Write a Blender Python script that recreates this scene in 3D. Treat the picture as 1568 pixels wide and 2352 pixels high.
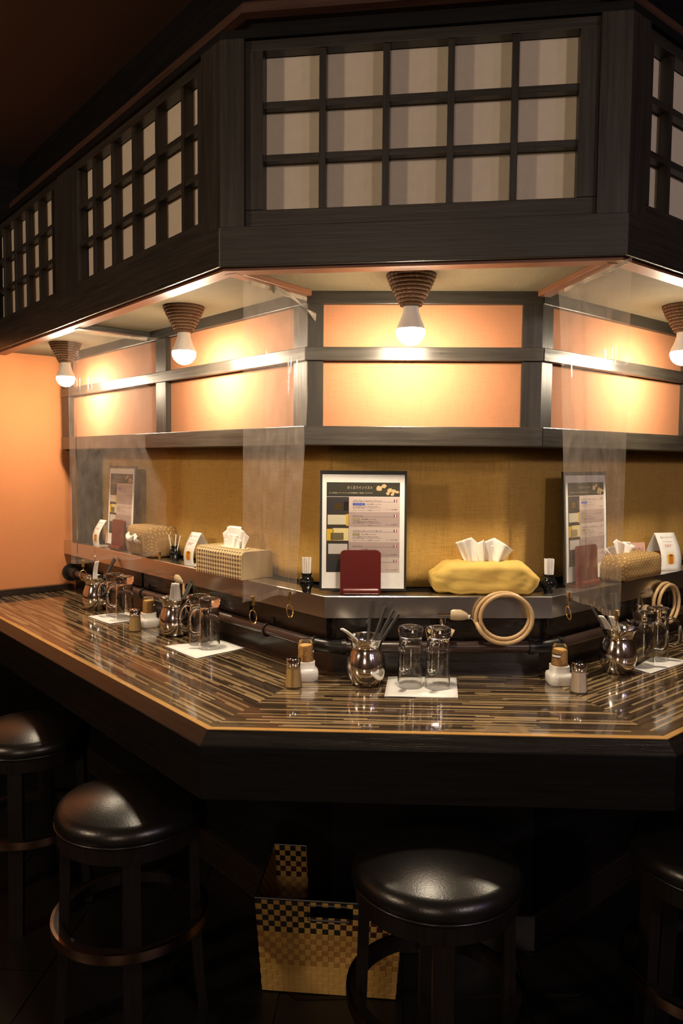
import bpy, bmesh, math, random
from mathutils import Vector, Matrix, Euler
random.seed(7)
for o in list(bpy.data.objects): bpy.data.objects.remove(o)
sc = bpy.context.scene
COL = sc.collection
PI = math.pi
# ------------------------------------------------------------------ camera
cam_d = bpy.data.cameras.new('camera'); cam = bpy.data.objects.new('camera', cam_d); COL.objects.link(cam)
cam_d.sensor_fit = 'VERTICAL'; cam_d.sensor_height = 36.0; cam_d.sensor_width = 24.0
cam_d.lens = 1743.5/2352*36.0
cam_d.clip_start = .02; cam_d.clip_end = 60
def cam_matrix(loc, yaw, pitch, roll):
    fw = Vector((-math.sin(yaw)*math.cos(pitch), math.cos(yaw)*math.cos(pitch), math.sin(pitch)))
    rt = Vector((math.cos(yaw), math.sin(yaw), 0)); up = rt.cross(fw)
    r2 = math.cos(roll)*rt + math.sin(roll)*up; u2 = -math.sin(roll)*rt + math.cos(roll)*up
    m = Matrix((r2, u2, -fw)).transposed().to_4x4(); m.translation = loc
    return m
cam.matrix_world = cam_matrix(Vector((-.0933, -1.4874, 1.294)), .0656, -.0664, .0082)
sc.camera = cam
# ------------------------------------------------------------------ world, exposure
w = bpy.data.worlds.new('world'); sc.world = w; w.use_nodes = True
w.node_tree.nodes['Background'].inputs[0].default_value = (.020, .015, .012, 1)
w.node_tree.nodes['Background'].inputs[1].default_value = .1
sc.view_settings.view_transform = 'Standard'; sc.view_settings.look = 'None'
sc.view_settings.gamma = 1; sc.view_settings.use_curve_mapping = False
sc.view_settings.exposure = 3.15
sc.cycles.use_denoising = True
sc.cycles.max_bounces = 9; sc.cycles.diffuse_bounces = 4; sc.cycles.transparent_max_bounces = 16; sc.cycles.transmission_bounces = 8; sc.cycles.glossy_bounces = 5
sc.cycles.use_adaptive_sampling = True; sc.cycles.adaptive_threshold = .035
sc.cycles.sample_clamp_indirect = 3.0; sc.cycles.blur_glossy = .6
BULB = 57.0
# bare point lights for the unseen room behind the camera, plus an added fill
def room_light(name, loc, energy, col, rad):
    d = bpy.data.lights.new(name, 'POINT'); d.energy = energy; d.color = col; d.shadow_soft_size = rad
    o = bpy.data.objects.new(name, d); COL.objects.link(o); o.location = loc
room_light('room_lamp_warm', (-2.7, -1.5, 2.2), 11, (1, .76, .54), .10)
room_light('room_lamp_back', (1.8, -2.5, 2.2), 7.5, (1, .82, .72), .12)
room_light('room_fill', (-.7, -3.7, 1.95), 7, (1, .78, .58), .30)  # added soft fill standing in for the room's ambient bounce, no real fixture
room_light('room_lamp_cool', (2.4, -1.9, 2.1), 2.2, (.60, .52, 1), .05)
# ------------------------------------------------------------------ materials
def mat_new(name):
    m = bpy.data.materials.new(name); m.use_nodes = True
    nt = m.node_tree; b = nt.nodes['Principled BSDF']
    return m, nt, b
def N(nt, t, **kw):
    n = nt.nodes.new(t)
    for k, v in kw.items():
        if k in n.bl_rna.properties.keys() or hasattr(n, k): setattr(n, k, v)
    return n
def lk(nt, a, b): nt.links.new(a, b)
def setv(b, **kw):
    names = dict(col='Base Color', rough='Roughness', metal='Metallic', ior='IOR', trans='Transmission Weight', coat='Coat Weight', coatr='Coat Roughness', spec='Specular IOR Level', sss='Subsurface Weight', sheen='Sheen Weight')
    for k, v in kw.items():
        if k == 'col': v = (*v, 1) if len(v) == 3 else v
        b.inputs[names[k]].default_value = v
def MATH(nt, op, a, b=None):
    n = nt.nodes.new('ShaderNodeMath'); n.operation = op
    for i, v in enumerate((a, b)):
        if v is None: continue
        if isinstance(v, (int, float)): n.inputs[i].default_value = v
        else: nt.links.new(v, n.inputs[i])
    return n.outputs[0]
def MIX(nt, f, a, b):
    n = nt.nodes.new('ShaderNodeMix'); n.data_type = 'RGBA'
    for i, v in ((0, f), (6, a), (7, b)):
        if isinstance(v, (tuple, list)): n.inputs[i].default_value = (*v[:3], 1)
        elif isinstance(v, (int, float)): n.inputs[i].default_value = v
        else: nt.links.new(v, n.inputs[i])
    return n.outputs[2]
def coords(nt, which='Object', scale=(1, 1, 1)):
    t = nt.nodes.new('ShaderNodeTexCoord'); mp = nt.nodes.new('ShaderNodeMapping'); mp.inputs['Scale'].default_value = scale
    nt.links.new(t.outputs[which], mp.inputs[0]); return mp.outputs[0]
def noise(nt, vec, scale, detail=3, rough=.5):
    n = nt.nodes.new('ShaderNodeTexNoise'); n.inputs['Scale'].default_value = scale; n.inputs['Detail'].default_value = detail; n.inputs['Roughness'].default_value = rough
    nt.links.new(vec, n.inputs['Vector']); return n.outputs['Fac']
def ramp(nt, f, stops):
    r = nt.nodes.new('ShaderNodeValToRGB'); e = r.color_ramp.elements
    while len(e) < len(stops): e.new(.5)
    for i, (p, c) in enumerate(stops): e[i].position = p; e[i].color = (*c, 1)
    nt.links.new(f, r.inputs[0]); return r.outputs[0]
def bump(nt, b, h, strength=.3, dist=.002):
    n = nt.nodes.new('ShaderNodeBump'); n.inputs['Strength'].default_value = strength; n.inputs['Distance'].default_value = dist
    nt.links.new(h, n.inputs['Height']); nt.links.new(n.outputs[0], b.inputs['Normal'])
def plain(name, col, rough=.5, **kw):
    m, nt, b = mat_new(name); setv(b, col=col, rough=rough, **kw)
    v = coords(nt); f = noise(nt, v, 60, 2)
    c = MIX(nt, f, tuple(x*.92 for x in col), tuple(min(1, x*1.06) for x in col)); lk(nt, c, b.inputs['Base Color'])
    return m
def wood(name, c0, c1, axis='x', rough=.38, bs=.35, coat=0.0, scale=1.0):
    m, nt, b = mat_new(name)
    s = {'x': (3, 60, 60), 'z': (60, 60, 3), 'y': (60, 3, 60)}[axis]
    v = coords(nt, 'Object', tuple(k*scale for k in s)); f = noise(nt, v, 1.6, 6, .65)
    v2 = coords(nt, 'Object', (2, 2, 2)); g = noise(nt, v2, 3, 2)
    f2 = MATH(nt, 'ADD', MATH(nt, 'MULTIPLY', f, .75), MATH(nt, 'MULTIPLY', g, .25))
    lk(nt, ramp(nt, f2, [(.3, c0), (.68, c1)]), b.inputs['Base Color'])
    setv(b, rough=rough, coat=coat, coatr=.12)
    rr = MATH(nt, 'ADD', MATH(nt, 'MULTIPLY', f, .22), rough-.11); lk(nt, rr, b.inputs['Roughness'])
    bump(nt, b, f, bs, .0015)
    return m
def woven(name, c0, c1, pitch, rough=.85, bs=.5, irr=.35, axes='xz'):
    m, nt, b = mat_new(name)
    v = coords(nt, 'Object'); sp = nt.nodes.new('ShaderNodeSeparateXYZ'); lk(nt, v, sp.inputs[0])
    a_, b_ = sp.outputs['XYZ'.index(axes[0].upper())], sp.outputs['XYZ'.index(axes[1].upper())]
    nz = noise(nt, coords(nt, 'Object', (60, 60, 60)), 1, 2)
    def wv(c, k):
        p = MATH(nt, 'ADD', MATH(nt, 'MULTIPLY', c, 2*PI/pitch), MATH(nt, 'MULTIPLY', nz, k))
        return MATH(nt, 'MULTIPLY', MATH(nt, 'ADD', MATH(nt, 'SINE', p), 1), .5)
    wa, wb = wv(a_, 5), wv(b_, 7)
    h = MATH(nt, 'MAXIMUM', wa, wb)
    thr = {'xz': ((900, 900, 40), (40, 900, 900)), 'xy': ((900, 40, 900), (40, 900, 900))}[axes]
    t1 = noise(nt, coords(nt, 'Object', thr[0]), .55, 2); t2 = noise(nt, coords(nt, 'Object', thr[1]), .55, 2)
    tt = MATH(nt, 'MULTIPLY', MATH(nt, 'ADD', t1, t2), .5)
    f = MATH(nt, 'ADD', MATH(nt, 'MULTIPLY', h, 1-irr), MATH(nt, 'MULTIPLY', tt, irr*2))
    lk(nt, ramp(nt, f, [(.25, c0), (.95, c1)]), b.inputs['Base Color']); setv(b, rough=rough, spec=.2)
    bump(nt, b, f, bs, .001)
    return m
def thin_clear(name, tint=(1, 1, 1), haze=.05, hazecol=(1, .9, .8), refl=1.0, rough=.06):
    m = bpy.data.materials.new(name); m.use_nodes = True; nt = m.node_tree; nt.nodes.clear()
    out = nt.nodes.new('ShaderNodeOutputMaterial'); tr = nt.nodes.new('ShaderNodeBsdfTransparent'); tr.inputs[0].default_value = (*tint, 1)
    df = nt.nodes.new('ShaderNodeBsdfTranslucent'); df.inputs[0].default_value = (*hazecol, 1)
    d2 = nt.nodes.new('ShaderNodeBsdfDiffuse'); d2.inputs[0].default_value = (*hazecol, 1)
    dm = nt.nodes.new('ShaderNodeMixShader'); lk(nt, df.outputs[0], dm.inputs[1]); lk(nt, d2.outputs[0], dm.inputs[2])
    nz = noise(nt, coords(nt, 'Object', (1, 1, .5)), 40, 4, .7)
    hz = MATH(nt, 'MULTIPLY', nz, 2*haze)
    m1 = nt.nodes.new('ShaderNodeMixShader'); lk(nt, hz, m1.inputs[0]); lk(nt, tr.outputs[0], m1.inputs[1]); lk(nt, dm.outputs[0], m1.inputs[2])
    gl = nt.nodes.new('ShaderNodeBsdfGlossy'); gl.inputs['Roughness'].default_value = rough
    fr = nt.nodes.new('ShaderNodeFresnel'); fr.inputs[0].default_value = 1.45
    m2 = nt.nodes.new('ShaderNodeMixShader'); lk(nt, MATH(nt, 'MULTIPLY', fr.outputs[0], refl), m2.inputs[0]); lk(nt, m1.outputs[0], m2.inputs[1]); lk(nt, gl.outputs[0], m2.inputs[2])
    lk(nt, m2.outputs[0], out.inputs[0])
    return m
def emit(name, col, strength):
    m, nt, b = mat_new(name); setv(b, col=col, rough=.4); b.inputs['Emission Color'].default_value = (*col, 1); b.inputs['Emission Strength'].default_value = strength
    return m
M = {}
DK0, DK1 = (.011, .009, .007), (.034, .028, .021)
M['wood_h'] = wood('dark_wood_horizontal', DK0, DK1, 'x', .40)
M['wood_v'] = wood('dark_wood_vertical', DK0, DK1, 'z', .40)
M['wood_gloss'] = wood('dark_wood_lacquered', (.008, .006, .005), (.022, .015, .011), 'x', .26, .5, .35)
M['wood_rail'] = wood('dark_wood_rail', (.016, .0135, .0105), (.047, .039, .030), 'x', .32, .5, .15)
M['wood_edge'] = wood('dark_wood_bevel', (.005, .0045, .004), (.015, .012, .009), 'x', .30, .9, .3)
M['wood_red'] = wood('red_brown_wood', (.09, .032, .014), (.20, .075, .032), 'x', .45)
M['black_board'] = wood('black_board', (.0022, .002, .0019), (.006, .0052, .0046), 'x', .5, .3); setv(M['black_board'].node_tree.nodes['Principled BSDF'], spec=.2)
M['moulding'] = wood('moulding_wood', (.03, .012, .007), (.07, .028, .015), 'x', .5)
M['inlay'] = wood('ochre_inlay', (.42, .22, .06), (.60, .34, .10), 'x', .25, .2, .4)
M['ceiling'] = plain('ceiling_paint', (.085, .042, .020), .85)
M['roomwall'] = plain('room_wall_brown', (.08, .045, .028), .8)
M['orange'] = woven('orange_wallpaper', (.27, .106, .049), (.38, .168, .083), .0036, .8, .3, .6)
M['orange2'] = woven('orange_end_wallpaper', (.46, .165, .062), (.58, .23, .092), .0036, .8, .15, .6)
M['burlap'] = woven('burlap_cloth', (.18, .092, .018), (.60, .365, .098), .0036, .95, .9, .62)
M['soffit'] = woven('grasscloth', (.09, .072, .042), (.19, .152, .09), .004, .85, .4, .5, 'xy')
M['paper'] = plain('shoji_paper', (.58, .50, .39), .9)
M['white_paper'] = plain('white_paper', (.80, .78, .74), .9)
M['tissue'] = plain('tissue_paper', (.85, .82, .76), .95)
M['white_plastic'] = plain('white_plastic', (.82, .79, .74), .28)
M['steel'] = None
def steel(name, rough, col=(.62, .60, .57), brush=None, var=.6):
    m, nt, b = mat_new(name); setv(b, col=col, metal=1, rough=rough)
    if brush:
        f = noise(nt, coords(nt, 'Object', brush), 1, 3); lk(nt, MATH(nt, 'ADD', MATH(nt, 'MULTIPLY', f, rough*.9), rough*.55), b.inputs['Roughness']); bump(nt, b, f, .03, .001)
    else:
        f = noise(nt, coords(nt), 25, 3); lk(nt, MATH(nt, 'ADD', MATH(nt, 'MULTIPLY', f, rough*var), rough*(1-var/2)), b.inputs['Roughness'])
    return m
M['steel'] = steel('ledge_steel', .27, (.66, .64, .60), None, .06)
M['pot_steel'] = steel('pot_steel', .11, (.66, .63, .59))
M['chrome'] = steel('chrome', .08, (.75, .73, .72))
M['brass'] = steel('brass', .25, (.80, .55, .18))
M['pipe'] = steel('painted_pipe', .3, (.05, .03, .024)); setv(M['pipe'].node_tree.nodes['Principled BSDF'], metal=.0, coat=.5)
M['black_iron'] = plain('black_iron', (.012, .011, .010), .35)
M['black_glaze'] = plain('black_glaze', (.008, .008, .007), .08)
M['hose'] = plain('gas_hose_rubber', (.55, .37, .18), .38)
M['plug'] = plain('beige_plug', (.60, .47, .28), .35)
M['maroon'] = plain('maroon_lacquer', (.115, .014, .012), .28)
M['cover'] = plain('menu_cover', (.022, .024, .020), .35)
M['leather'] = plain('black_leather', (.007, .006, .005), .30)
nt_ = M['leather'].node_tree; bump(nt_, nt_.nodes['Principled BSDF'], noise(nt_, coords(nt_), 260, 3), .25, .001)
M['stool_wood'] = wood('stool_wood', (.005, .0035, .003), (.012, .008, .006), 'z', .42, .2); setv(M['stool_wood'].node_tree.nodes['Principled BSDF'], spec=.3)
M['yellow'] = plain('mustard_cloth', (.62, .42, .10), .9)
M['chop'] = plain('chopstick_black', (.045, .042, .036), .5)
M['rope'] = plain('rope_brown', (.13, .065, .03), .9)
M['bulb_body'] = plain('bulb_body_white', (.80, .77, .70), .4)
M['bulb'] = emit('bulb_glow', (1, .83, .60), BULB)
M['pepper'] = plain('ground_pepper', (.70, .50, .20), .95)
M['salt'] = plain('shaker_salt', (.85, .74, .60), .95)
M['pink'] = plain('pink_card', (.72, .42, .33), .85)
M['ink'] = plain('ink_black', (.03, .025, .03), .8)
M['floor'] = plain('floor_dark', (.006, .0055, .005), .5)
M['tile'] = plain('floor_tile_black', (.006, .0056, .005), .38)
M['blackplastic'] = plain('black_plastic', (.012, .012, .012), .4)
m, nt, b = mat_new('sesame'); v = nt.nodes.new('ShaderNodeTexVoronoi'); v.inputs['Scale'].default_value = 420; lk(nt, coords(nt, 'Object', (1, 1, .6)), v.inputs['Vector'])
lk(nt, ramp(nt, v.outputs['Distance'], [(.15, (.95, .62, .22)), (.65, (.50, .27, .07))]), b.inputs['Base Color']); setv(b, rough=.8); M['sesame'] = m
m, nt, b = mat_new('mug_glass'); setv(b, col=(1, .995, .98), rough=.0, trans=1, ior=1.45); M['glass'] = m
M['clear'] = thin_clear('clear_plastic_cup', (.97, .96, .94), .03, (1, .95, .9), 1.2, .04)
M['vinyl'] = thin_clear('clear_vinyl_sheet', (.95, .93, .91), .085, (.95, .83, .74), .55, .06)
# striped laminate
m, nt, b = mat_new('striped_laminate')
v = coords(nt, 'Object'); sp = nt.nodes.new('ShaderNodeSeparateXYZ'); lk(nt, v, sp.inputs[0])
def wn(val, dim='1D', vec=None):
    n = nt.nodes.new('ShaderNodeTexWhiteNoise'); n.noise_dimensions = dim
    if dim == '1D': lk(nt, val, n.inputs['W'])
    else: lk(nt, vec, n.inputs['Vector'])
    return n.outputs['Value']
row = MATH(nt, 'FLOOR', MATH(nt, 'DIVIDE', sp.outputs[1], .0060))
r1 = wn(row); r2 = wn(MATH(nt, 'ADD', row, 57.3))
ln_ = MATH(nt, 'ADD', MATH(nt, 'MULTIPLY', r2, .22), .12)
cell = MATH(nt, 'FLOOR', MATH(nt, 'ADD', MATH(nt, 'DIVIDE', sp.outputs[0], ln_), MATH(nt, 'MULTIPLY', r1, 37)))
cb = nt.nodes.new('ShaderNodeCombineXYZ'); lk(nt, row, cb.inputs[0]); lk(nt, cell, cb.inputs[1])
val = wn(None, '2D', cb.outputs[0])
rr = nt.nodes.new('ShaderNodeValToRGB'); rr.color_ramp.interpolation = 'CONSTANT'
e = rr.color_ramp.elements
for i, (p, c) in enumerate([(0, (.034, .022, .014)), (.2, (.06, .040, .025)), (.4, (.045, .029, .018)), (.42, (.085, .052, .027)), (.52, (.075, .048, .027)), (.60, (.36, .25, .125)), (.80, (.25, .17, .085))]):
    if i > 1: e.new(p)
    e[i].position = p; e[i].color = (*c, 1)
lk(nt, val, rr.inputs[0])
gr = noise(nt, coords(nt, 'Object', (12, 700, 1)), 1, 3)
cmul = nt.nodes.new('ShaderNodeMix'); cmul.data_type = 'RGBA'; cmul.blend_type = 'MULTIPLY'; cmul.inputs[0].default_value = .5
lk(nt, rr.outputs[0], cmul.inputs[6]); lk(nt, ramp(nt, gr, [(.2, (.45, .45, .45)), (.8, (1.3, 1.3, 1.3))]), cmul.inputs[7]); lk(nt, cmul.outputs[2], b.inputs['Base Color'])
setv(b, rough=.2, coat=.9, coatr=.06); fz = noise(nt, coords(nt, 'Object', (3, 3, 3)), 6, 3); lk(nt, MATH(nt, 'ADD', MATH(nt, 'MULTIPLY', fz, .16), .12), b.inputs['Roughness'])
M['laminate'] = m
def gingham(name, pitch, light, dark):
    m, nt, b = mat_new(name); v = coords(nt, 'UV'); sp = nt.nodes.new('ShaderNodeSeparateXYZ'); lk(nt, v, sp.inputs[0])
    def st(c): return MATH(nt, 'LESS_THAN', MATH(nt, 'FRACT', MATH(nt, 'DIVIDE', c, pitch)), .5)
    f = MATH(nt, 'MULTIPLY', MATH(nt, 'ADD', st(sp.outputs[0]), st(sp.outputs[1])), .5)
    lk(nt, ramp(nt, f, [(0, light), (.5, tuple((a*.62+d*.38) for a, d in zip(light, dark))), (1, dark)]), b.inputs['Base Color']); setv(b, rough=.9); return m
M['gingham'] = gingham('gingham_cloth', .0125, (.70, .52, .27), (.10, .045, .02))
M['cream_cloth'] = plain('cream_cloth', (.62, .48, .24), .9)
def dotted(name, base, dot, pitch):
    m, nt, b = mat_new(name); v = coords(nt, 'UV'); sp = nt.nodes.new('ShaderNodeSeparateXYZ'); lk(nt, v, sp.inputs[0])
    ry = MATH(nt, 'DIVIDE', sp.outputs[1], pitch); odd = MATH(nt, 'MULTIPLY', MATH(nt, 'MODULO', MATH(nt, 'FLOOR', ry), 2), .5)
    fx = MATH(nt, 'SUBTRACT', MATH(nt, 'FRACT', MATH(nt, 'ADD', MATH(nt, 'DIVIDE', sp.outputs[0], pitch*1.5), odd)), .5); fy = MATH(nt, 'SUBTRACT', MATH(nt, 'FRACT', ry), .5)
    d = MATH(nt, 'ADD', MATH(nt, 'MULTIPLY', MATH(nt, 'MULTIPLY', fx, fx), 1.6), MATH(nt, 'MULTIPLY', fy, fy))
    lk(nt, MIX(nt, MATH(nt, 'LESS_THAN', d, .035), base, dot), b.inputs['Base Color']); setv(b, rough=.9); return m
M['dots'] = dotted('dotted_cloth', (.30, .175, .055), (.66, .48, .24), .0105)
def flat(name, col, rough=.7):
    m, nt, b = mat_new(name); setv(b, col=col, rough=rough); return m
# ------------------------------------------------------------------ mesh helpers
class MB:
    def __init__(s): s.v = []; s.f = []; s.m = []; s.uv = {}
    def add(s, vs, fs, mi=0):
        o = len(s.v); s.v += [tuple(p) for p in vs]
        for f in fs: s.f.append(tuple(i+o for i in f)); s.m.append(mi)
    def box(s, x0, x1, y0, y1, z0, z1, mi=0):
        s.add([(x0, y0, z0), (x1, y0, z0), (x1, y1, z0), (x0, y1, z0), (x0, y0, z1), (x1, y0, z1), (x1, y1, z1), (x0, y1, z1)],
              [(3, 2, 1, 0), (4, 5, 6, 7), (0, 1, 5, 4), (1, 2, 6, 5), (2, 3, 7, 6), (3, 0, 4, 7)], mi); return s
    def bar(s, a, b, wx, wz, up=(0, 0, 1), mi=0, w2=None):
        a, b = Vector(a), Vector(b); d = (b-a).normalized(); u = Vector(up); sx = d.cross(u)
        if sx.length < 1e-4: sx = d.cross(Vector((1, 0, 0)))
        sx.normalize(); sz = sx.cross(d); k = 1 if w2 is None else w2
        vs = []
        for p, q in ((a, 1), (b, k)):
            for i, j in ((-1, -1), (1, -1), (1, 1), (-1, 1)): vs.append(p+sx*(wx/2*i*q)+sz*(wz/2*j*q))
        s.add(vs, [(3, 2, 1, 0), (4, 5, 6, 7), (0, 1, 5, 4), (1, 2, 6, 5), (2, 3, 7, 6), (3, 0, 4, 7)], mi); return s
    def sweep(s, prof, xa, xb, mi=0):
        """closed profile of (y,z), extruded in x between xa(y) and xb(y): mitred ends"""
        n = len(prof); vs = [(xa(y), y, z) for y, z in prof]+[(xb(y), y, z) for y, z in prof]
        fs = [(i, (i+1) % n, n+(i+1) % n, n+i) for i in range(n)]+[tuple(range(n))[::-1], tuple(range(n, 2*n))]
        s.add(vs, fs, mi); return s
    def lathe(s, prof, seg=24, c=(0, 0, 0), mi=0, cap=True, sq=0.0, a0=0):
        """prof list of (r,z) bottom to top"""
        vs = []; n = len(prof)
        for r, z in prof:
            for k in range(seg):
                a = 2*PI*k/seg+a0; kx, ky = math.cos(a), math.sin(a)
                if sq:
                    p = 2+sq*6; q = (abs(kx)**p+abs(ky)**p)**(-1/p); kx *= q; ky *= q
                vs.append((c[0]+r*kx, c[1]+r*ky, c[2]+z))
        fs = [(i*seg+k, i*seg+(k+1) % seg, (i+1)*seg+(k+1) % seg, (i+1)*seg+k) for i in range(n-1) for k in range(seg)]
        if cap:
            if prof[0][0] > 1e-6: fs.append(tuple(range(seg))[::-1])
            if prof[-1][0] > 1e-6: fs.append(tuple((n-1)*seg+k for k in range(seg)))
        s.add(vs, fs, mi); return s
    def tube(s, pts, r, seg=10, mi=0, closed=False, flatten=None):
        P = [Vector(p) for p in pts]; n = len(P); R = r if isinstance(r, (list, tuple)) else [r]*n
        nrm = None; vs = []
        for i in range(n):
            if closed: t = P[(i+1) % n]-P[i-1]
            else: t = P[min(i+1, n-1)]-P[max(i-1, 0)]
            t.normalize()
            if nrm is None:
                nrm = t.cross(Vector((0, 0, 1)))
                if nrm.length < .05: nrm = t.cross(Vector((1, 0, 0)))
            nrm = (nrm-t*nrm.dot(t)).normalized(); bi = t.cross(nrm)
            for k in range(seg):
                a = 2*PI*k/seg; f = 1 if flatten is None else flatten
                vs.append(P[i]+nrm*(R[i]*math.cos(a))+bi*(R[i]*f*math.sin(a)))
        fs = [(i*seg+k, ((i+1) % n)*seg+k, ((i+1) % n)*seg+(k+1) % seg, i*seg+(k+1) % seg) for i in range(n if closed else n-1) for k in range(seg)]
        if not closed: fs += [tuple(range(seg)), tuple((n-1)*seg+k for k in range(seg))[::-1]]
        s.add(vs, fs, mi); return s
    def grid(s, nu, nv, fn, mi=0, uvfn=None):
        vs = [fn(i/nu, j/nv) for j in range(nv+1) for i in range(nu+1)]
        fs = [(j*(nu+1)+i, j*(nu+1)+i+1, (j+1)*(nu+1)+i+1, (j+1)*(nu+1)+i) for j in range(nv) for i in range(nu)]
        o = len(s.v)
        s.add(vs, fs, mi)
        if uvfn:
            for j in range(nv+1):
                for i in range(nu+1): s.uv[o+j*(nu+1)+i] = uvfn(i/nu, j/nv)
        return s
    def mesh(s, name, mats, smooth=None, weld=False):
        me = bpy.data.meshes.new(name); me.from_pydata(s.v, [], s.f); 
        for mt in (mats if isinstance(mats, (list, tuple)) else [mats]): me.materials.append(mt)
        me.polygons.foreach_set('material_index', s.m)
        if s.uv:
            l = me.uv_layers.new(name='UVMap')
            for lp in me.loops: l.data[lp.index].uv = s.uv.get(lp.vertex_index, (0, 0))
        bm = bmesh.new(); bm.from_mesh(me)
        if weld: bmesh.ops.remove_doubles(bm, verts=bm.verts, dist=1e-6)
        bmesh.ops.recalc_face_normals(bm, faces=bm.faces); bm.to_mesh(me); bm.free()
        if smooth:
            me.polygons.foreach_set('use_smooth', [True]*len(me.polygons))
            try: me.set_sharp_from_angle(angle=math.radians(smooth))
            except Exception: pass
        me.update(); return me
    def obj(s, name, mats, parent=None, frame=None, smooth=None, bevel=None, loc=None, rot=None, thick=None):
        o = bpy.data.objects.new(name, s.mesh(name, mats, smooth)); COL.objects.link(o)
        return place(o, parent, frame, loc, rot, bevel, thick)
def place(o, parent=None, frame=None, loc=None, rot=None, bevel=None, thick=None):
    if parent is not None: o.parent = parent
    if frame is not None: o.location = (frame[0][0], frame[0][1], 0); o.rotation_euler = (0, 0, frame[1])
    if loc is not None: o.location = loc
    if rot is not None: o.rotation_euler = rot
    if thick:
        md = o.modifiers.new('thick', 'SOLIDIFY'); md.thickness = thick; md.offset = 0
    if bevel:
        md = o.modifiers.new('edge', 'BEVEL'); md.width = bevel; md.segments = 2; md.limit_method = 'ANGLE'; md.angle_limit = math.radians(40)
    return o
def tag(o, label=None, cat=None, group=None, kind=None):
    if label: o['label'] = label
    if cat: o['category'] = cat
    if group: o['group'] = group
    if kind: o['kind'] = kind
    return o
def thing(name, label, cat=None, loc=(0, 0, 0), rz=0, group=None, kind=None):
    o = bpy.data.objects.new(name, None); COL.objects.link(o); o.location = loc; o.rotation_euler = (0, 0, rz); o.empty_display_size = .05
    return tag(o, label, cat, group, kind)
def copy_tree(o, parent=None, loc=None, rz=None):
    c = o.copy(); COL.objects.link(c); c.parent = parent
    if loc is not None: c.location = loc
    if rz is not None: c.rotation_euler = (0, 0, rz)
    for ch in list(o.children): copy_tree(ch, c)
    return c
# ------------------------------------------------------------------ the plan: four five-sided rings, each with a centre face and two flanks
class Ring:
    def __init__(s, L, R, aL, aR, lenL, lenR):
        s.L, s.R = Vector(L), Vector(R); d = s.R-s.L; s.W = d.length; s.c = math.atan2(d.y, d.x)
        s.aL, s.aR = math.radians(aL), math.radians(aR)
        s.tL, s.tR = math.tan((s.c+s.aL)/2), math.tan((s.aR-s.c)/2); s.lenL, s.lenR = lenL, lenR
    def fr(s, side): return {'C': (s.L, s.c), 'L': (s.L, -s.aL), 'R': (s.R, s.aR)}[side]
    def ends(s, side):
        if side == 'C': return (lambda y: y*s.tL), (lambda y: s.W-y*s.tR)
        if side == 'L': return (lambda y: -s.lenL), (lambda y: -y*s.tL)
        return (lambda y: y*s.tR), (lambda y: s.lenR)
    def pt(s, side, x, y, z=0):
        o, a = s.fr(side); return Vector((o[0]+x*math.cos(a)-y*math.sin(a), o[1]+x*math.sin(a)+y*math.cos(a), z))
    def strip(s, side, prof, name, mat, parent, smooth=None, bevel=None):
        a, b = s.ends(side); mb = MB(); mb.sweep(prof, a, b); return mb.obj(name, mat, parent, s.fr(side), smooth, bevel)
    def bx(s, side, x0, x1, y0, y1, z0, z1, name, mat, parent, bevel=None):
        return MB().box(x0, x1, y0, y1, z0, z1).obj(name, mat, parent, s.fr(side), None, bevel)
def rect(y0, y1, z0, z1): return [(y0, z0), (y1, z0), (y1, z1), (y0, z1)]
CN = Ring((-.46, 0), (.46, .0262), 45.92, 44.7, 1.828, 1.9)       # counter front edge
CA = Ring((-.4649, .1391), (.3649, .0745), 46.76, 42.92, 2.3, 1.9)   # canopy face
LE = Ring((-.2571, .3872), (.3158, .4459), 44.97, 45.56, 1.69, 1.7)  # steel ledge front
WA = Ring((-.3079, .3999), (.2721, .4209), 45.06, 44.02, 1.575, 1.7)  # upper wall face
WB = Ring((-.3079, .3999), (.2721, .4209), 45.06, 44.02, 1.645, 1.7)
ZC = .75; ZL1 = .9574; ZL0 = .9018; ZS = 1.712
SIDES = 'CLR'
SN = {'C': 'centre', 'L': 'left', 'R': 'right'}
# ------------------------------------------------------------------ floor, ceiling, room shell
fl = MB().box(-4.2, 3.4, -4.6, 3.2, -.08, -.004).obj('floor', M['floor']); tag(fl, 'dark floor under the counter and stools', kind='structure')
tm = MB().box(-.148, .148, -.148, .148, -.006, 0).mesh('floor_tile', M['tile'])
for i in range(-8, 5):
    for j in range(-3, 3):
        o = bpy.data.objects.new('floor_tile', tm); COL.objects.link(o); o.parent = fl
        a = math.radians(45); x, y = i*.3+.1, j*.3+.15
        o.location = (x, y, 0)
cl = MB().box(-4.2, 3.4, -4.6, 3.2, 2.43, 2.50).obj('ceiling', M['ceiling']); tag(cl, 'dark brown ceiling', kind='structure')
for nm, b_ in (('wall_far', (-4.2, 3.4, -4.6, -4.5, 0, 2.43)), ('wall_far_right', (3.3, 3.4, -4.5, 3.2, 0, 2.43)), ('wall_far_left', (-4.2, -4.1, -4.5, 3.2, 0, 2.43))):
    tag(MB().box(*b_).obj(nm, M['roomwall']), 'plain brown wall of the dining room', kind='structure')
# end wall of the bar, orange wallpaper
EA = math.radians(44.0); E0 = Vector((-1.462, 1.578))
EF = (E0, EA)
ew = MB().box(-3.2, .9, 0, .08, .745, 1.75).obj('wall_end', M['orange2'], None, EF); tag(ew, 'orange papered wall closing the far end of the bar', kind='structure')
for nm_, z0_, z1_ in (('wainscot', 0, .745), ('upper_boarding', 1.75, 2.43)):
    MB().box(-3.2, .9, -.004, .08, z0_, z1_).obj(nm_, M['black_board'], ew)
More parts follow.
